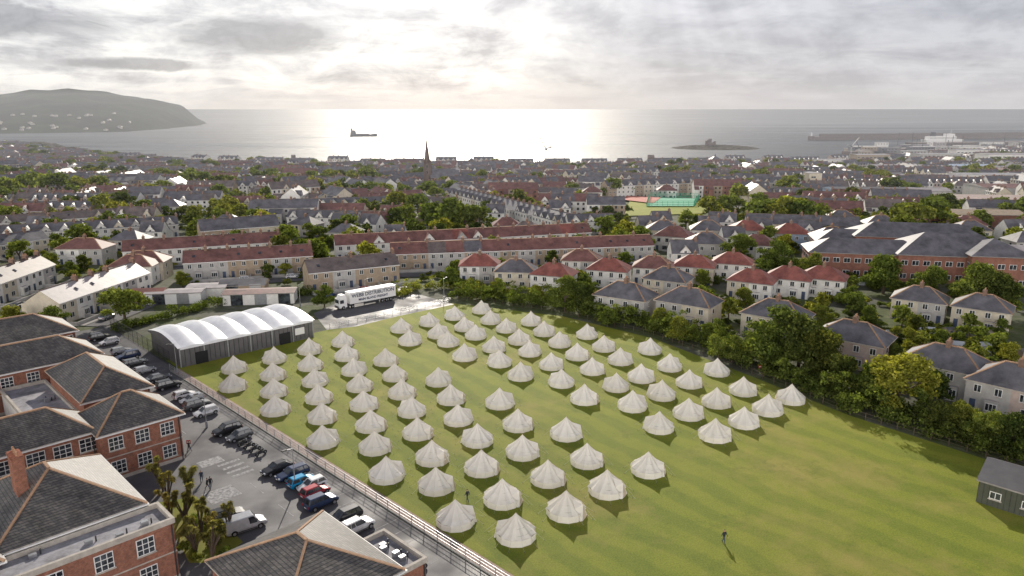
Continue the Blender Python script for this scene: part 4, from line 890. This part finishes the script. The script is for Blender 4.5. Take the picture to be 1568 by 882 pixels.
for di,(dx,dy,dg) in enumerate(dist):
    an=math.radians(dg); ca,sa=math.cos(an),math.sin(an)
    v=-450
    while v<450:
        u=-450+random.uniform(0,30)
        while u<450:
            Lt,me=random.choice(TT); u2=u+Lt/2
            x=dx+ca*u2-sa*v; y=dy+sa*u2+ca*v
            if y>300 and y<coast(x)-42 and abs(x)<.74*y+60 and near(x,y)==di:
                ok=all(free(x+ca*t*Lt,y+sa*t*Lt,6.5) for t in(-.45,-.2,0,.2,.45))
                if random.random()<.17:
                    for kk in range(random.randint(2,5)):
                        tx,ty=x+random.uniform(-14,14),y+random.uniform(-6,6); s=random.uniform(1.0,1.8)
                        if free(tx,ty,4): ftree(tx,ty,s)
                elif ok:
                    ja=random.uniform(-.05,.05)+(math.pi/2 if (Lt<20 and random.random()<.35) else 0)
                    put(me,'terrace_row',x,y+random.uniform(-1.5,1.5),ang=an+ja+(math.pi if random.random()<.45 else 0),scale=(1,1,random.uniform(.85,1.15))); cnt+=1
                    if random.random()<.5: ftree(x-sa*13+random.uniform(-12,12),y+ca*13,random.uniform(.6,1.3))
                elif random.random()<.7 and free(x,y,8.5):
                    put(random.choice(SD),'detached_house',x,y,ang=an); OCC.append((x,y,6))
            u+=Lt+random.choice([2,4,8])
        v+=random.choice([18,20,24])
print('rows',cnt)
for i in range(260):
    x=random.uniform(-260,260); y=random.uniform(200,340)
    if abs(x)<.72*y and not (x>-20 and y<215) and free(x,y,9) and y>205+max(0,-.2*x):
        put(random.choice(SD),'detached_house',x,y,ang=random.choice([0,.1,-.2,-.4]),scale=random.uniform(.85,1.0)); OCC.append((x,y,8))
for i in range(300):
    y=random.uniform(235,430); x=random.uniform(-.72*y,.72*y)
    if free(x,y,2.2): s=random.uniform(.7,1.25); ftree(x,y,s); OCC.append((x,y,2))
k=0
for i in range(6000):
    y=random.uniform(112,430); x=random.uniform(-.72*y,.72*y)
    if x>0:
        yl=np.interp(x,[p[0] for p in hp],[p[1] for p in hp])+9
        if y<yl: continue
    elif y<205 : continue
    if not free(x,y,.4): continue
    if random.random()<.20 : put(random.choice(TR[random.choice(['far_mid','far_light','far_dark'])]),'garden_tree',x,y,ang=random.uniform(0,6),scale=random.uniform(.35,.8))
    else: put(random.choice(BUSH),'shrub',x,y,ang=random.uniform(0,6),scale=random.uniform(.5,1.3))
    k+=1
    if k>1700: break
# allotment sheds & greenhouses
mbS=MB(); mbS.box(-1.2,-.9,0,1.2,.9,1.9,'render_tan'); hiproof(mbS,-1.2,-.9,1.2,.9,2.0,.5,'clad_grey',.12,gable=True,wallm='render_tan'); mbS.box(-.35,-.93,0,.35,-.903,1.7,'door_paint'); shm=mbS.mesh('garden_shed')
mbG=MB(); mbG.box(-1.8,-1.2,0,1.8,1.2,1.6,'lamp_clear'); hiproof(mbG,-1.8,-1.2,1.8,1.2,1.75,.8,'lamp_clear',.03,gable=True,wallm='lamp_clear')
for i in range(7): mbG.box(-1.83+i*.6,-1.23,0,-1.79+i*.6,-1.2,1.6,'trim_white')
ghm=mbG.mesh('greenhouse')
for i in range(70):
    px=random.uniform(1340,1568); py=random.uniform(490,575); x,y=P(px,py)
    if free(x,y,2.2): put(random.choice([shm,shm,ghm]),'garden_shed' if i%3 else 'greenhouse',x,y,ang=random.uniform(-.6,.2),scale=.85); OCC.append((x,y,2))
for i in range(30):
    x,y=P(random.uniform(640,1340),random.uniform(420,480))
    if free(x,y,2.2) and y>194 and x>0: put(random.choice([shm,ghm]),'garden_shed',x,y,ang=random.uniform(-.6,.2),scale=.85); OCC.append((x,y,2))
for i in range(50):
    y=random.uniform(2650,3200); x=-y*random.uniform(.5,.72); z=hz(x,y)
    if SEA+4<z<30: put(SD[2],'distant_house',x,y,z-1.5,random.uniform(-.4,.4))
mb=MB()
for i in range(220):
    x=random.uniform(-1250,-430); y=coast(x)+random.uniform(20,85); w=random.uniform(4,22); mb.box(x-w,y-w*.4,SEA-2,x+w,y+w*.4,SEA+random.uniform(.3,1.1),'rock',tx=w*.3,ty=w*.12)
put(mb.mesh('shore_rocks'),'shore_rocks',0,0,0)
# ------------------------------------------------------------------ light
AZ=math.radians(-4); EL=math.radians(26)
sv=Vector((math.sin(AZ)*math.cos(EL),math.cos(AZ)*math.cos(EL),math.sin(EL)))
sl=bpy.data.lights.new('sun','SUN'); sl.energy=5.0; sl.angle=math.radians(.5); sl.color=(1,.92,.80)
so=bpy.data.objects.new('sun',sl); sc.collection.objects.link(so); so.rotation_euler=sv.to_track_quat('Z','Y').to_euler(); so.location=(0,0,200)
w=bpy.data.worlds.new("World"); sc.world=w; w.use_nodes=True; nt=w.node_tree; bg=nt.nodes['Background']
sky=N(nt,'ShaderNodeTexSky',sky_type='NISHITA'); sky.sun_disc=False; sky.sun_elevation=EL; sky.sun_rotation=AZ
tc=N(nt,'ShaderNodeTexCoord').outputs['Generated']; s=N(nt,'ShaderNodeSeparateXYZ'); L(nt,tc,s.inputs[0])
def M(op,a,b=None,c=None,cl=False):
    n=N(nt,'ShaderNodeMath',operation=op); n.use_clamp=cl
    for i,q in enumerate((a,b,c)):
        if q is None: continue
        if isinstance(q,(int,float)): n.inputs[i].default_value=q
        else: L(nt,q,n.inputs[i])
    return n.outputs[0]
X_,Y_,Z_=s.outputs
zp=M('ADD',M('MAXIMUM',Z_,0.0),.10)
cv=N(nt,'ShaderNodeCombineXYZ'); L(nt,M('DIVIDE',X_,zp),cv.inputs[0]); L(nt,M('DIVIDE',Y_,zp),cv.inputs[1])
nA=noise(nt,cv.outputs[0],1.0,6,.62,.5)
mpn=N(nt,'ShaderNodeMapping'); mpn.inputs['Scale'].default_value=(1,1,2.3); L(nt,tc,mpn.inputs[0]); nC=noise(nt,mpn.outputs[0],9.5,8,.66,.4)
nn=M('ADD',M('MULTIPLY',nA,.45),M('MULTIPLY',nC,.55))
def blob(cx,cz,rx,rz_,k=5.0):
    a=M('POWER',M('ABSOLUTE',M('DIVIDE',M('SUBTRACT',X_,cx),rx)),2); b2=M('POWER',M('ABSOLUTE',M('DIVIDE',M('SUBTRACT',Z_,cz),rz_)),2)
    r=M('SUBTRACT',1,M('ADD',a,b2)); r=M('ADD',r,M('MULTIPLY',M('SUBTRACT',nC,.5),k)); return M('MULTIPLY',r,1.5,cl=True)
cl=ramp(nt,nn,[(.40,(4.2,4.2,4.6)),(.46,(6.0,6.0,6.3)),(.51,(7.6,7.6,7.7)),(.56,(9.2,9.15,9.0))])
right=ramp(nt,M('ADD',M('MULTIPLY',X_,2.2),M('MULTIPLY',nA,.5)),[(.26,(0,0,0)),(.62,(1,1,1))])
rc=ramp(nt,nn,[(.42,(3.7,3.75,4.3)),(.57,(5.4,5.45,6.0))])
cl=mixc(nt,mixc(nt,1,right,(.92,.92,.92),'MULTIPLY'),cl,rc)
dk=M('MAXIMUM',blob(-.305,.086,.10,.024),M('MAXIMUM',blob(-.56,.092,.11,.022),blob(-.45,.050,.09,.008)))
dcol=ramp(nt,nC,[(.36,(2.1,2.15,2.5)),(.60,(3.8,3.85,4.2))])
cl=mixc(nt,M('MULTIPLY',dk,.9),cl,dcol)
dt=N(nt,'ShaderNodeVectorMath',operation='DOT_PRODUCT'); L(nt,tc,dt.inputs[0]); dt.inputs[1].default_value=sv
glow=M('POWER',M('MAXIMUM',dt.outputs['Value'],0.0),32)
fan=M('ARCTAN2',M('SUBTRACT',X_,.16),M('SUBTRACT',.30,Z_)); fc=N(nt,'ShaderNodeCombineXYZ'); L(nt,M('MULTIPLY',fan,5),fc.inputs[0])
rays=M('MULTIPLY',M('SUBTRACT',noise(nt,fc.outputs[0],1.0,2,.5),.40),M('MULTIPLY',M('SUBTRACT',1,M('ABSOLUTE',M('DIVIDE',M('SUBTRACT',X_,.26),.24)),cl=True),6.0))
rays=M('MAXIMUM',rays,0.0); rays=M('MULTIPLY',rays,M('MULTIPLY',Z_,9,cl=True))
gm=N(nt,'ShaderNodeCombineXYZ'); gv=M('ADD',M('MULTIPLY',glow,8),rays)
for i in range(3): L(nt,gv,gm.inputs[i])
cl=mixc(nt,1,cl,gm.outputs[0],'ADD')
hb=ramp(nt,Z_,[(0.0,(1,1,1)),(.035,(0,0,0))])
hcol=ramp(nt,X_,[(.0,(7.0,7.0,7.0)),(.3,(4.3,4.4,4.9))])
cl=mixc(nt,mixc(nt,1,hb,(.8,.8,.8),'MULTIPLY'),cl,hcol)
# unseen sky: dimmed overhead for deeper shadows; bright bank added behind camera lights tents
up=ramp(nt,Z_,[(.16,(1,1,1)),(.42,(.30,.32,.38))]); cl=mixc(nt,1,cl,up,'MULTIPLY')
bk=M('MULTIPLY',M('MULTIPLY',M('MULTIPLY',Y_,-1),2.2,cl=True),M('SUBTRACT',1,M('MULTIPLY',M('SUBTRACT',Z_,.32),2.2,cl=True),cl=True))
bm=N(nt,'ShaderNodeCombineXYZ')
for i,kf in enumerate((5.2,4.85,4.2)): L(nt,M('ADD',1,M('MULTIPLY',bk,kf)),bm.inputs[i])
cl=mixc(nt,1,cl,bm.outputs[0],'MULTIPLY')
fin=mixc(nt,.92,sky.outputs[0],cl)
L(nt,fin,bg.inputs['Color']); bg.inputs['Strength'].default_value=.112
# ------------------------------------------------------------------ light sea haze over town and bay
m=bpy.data.materials.new('haze'); m.use_nodes=True; nt=m.node_tree; nt.nodes.remove(nt.nodes['Principled BSDF'])
vs=N(nt,'ShaderNodeVolumeScatter'); vs.inputs['Color'].default_value=(.80,.84,.92,1); vs.inputs['Density'].default_value=.00011; vs.inputs['Anisotropy'].default_value=.1
L(nt,vs.outputs[0],nt.nodes['Material Output'].inputs['Volume'])
mb=MB(); reg(m); mb.box(-4500,260,-60,4500,4600,120,'haze'); put(mb.mesh('atmospheric_haze'),'atmospheric_haze',0,0,0)
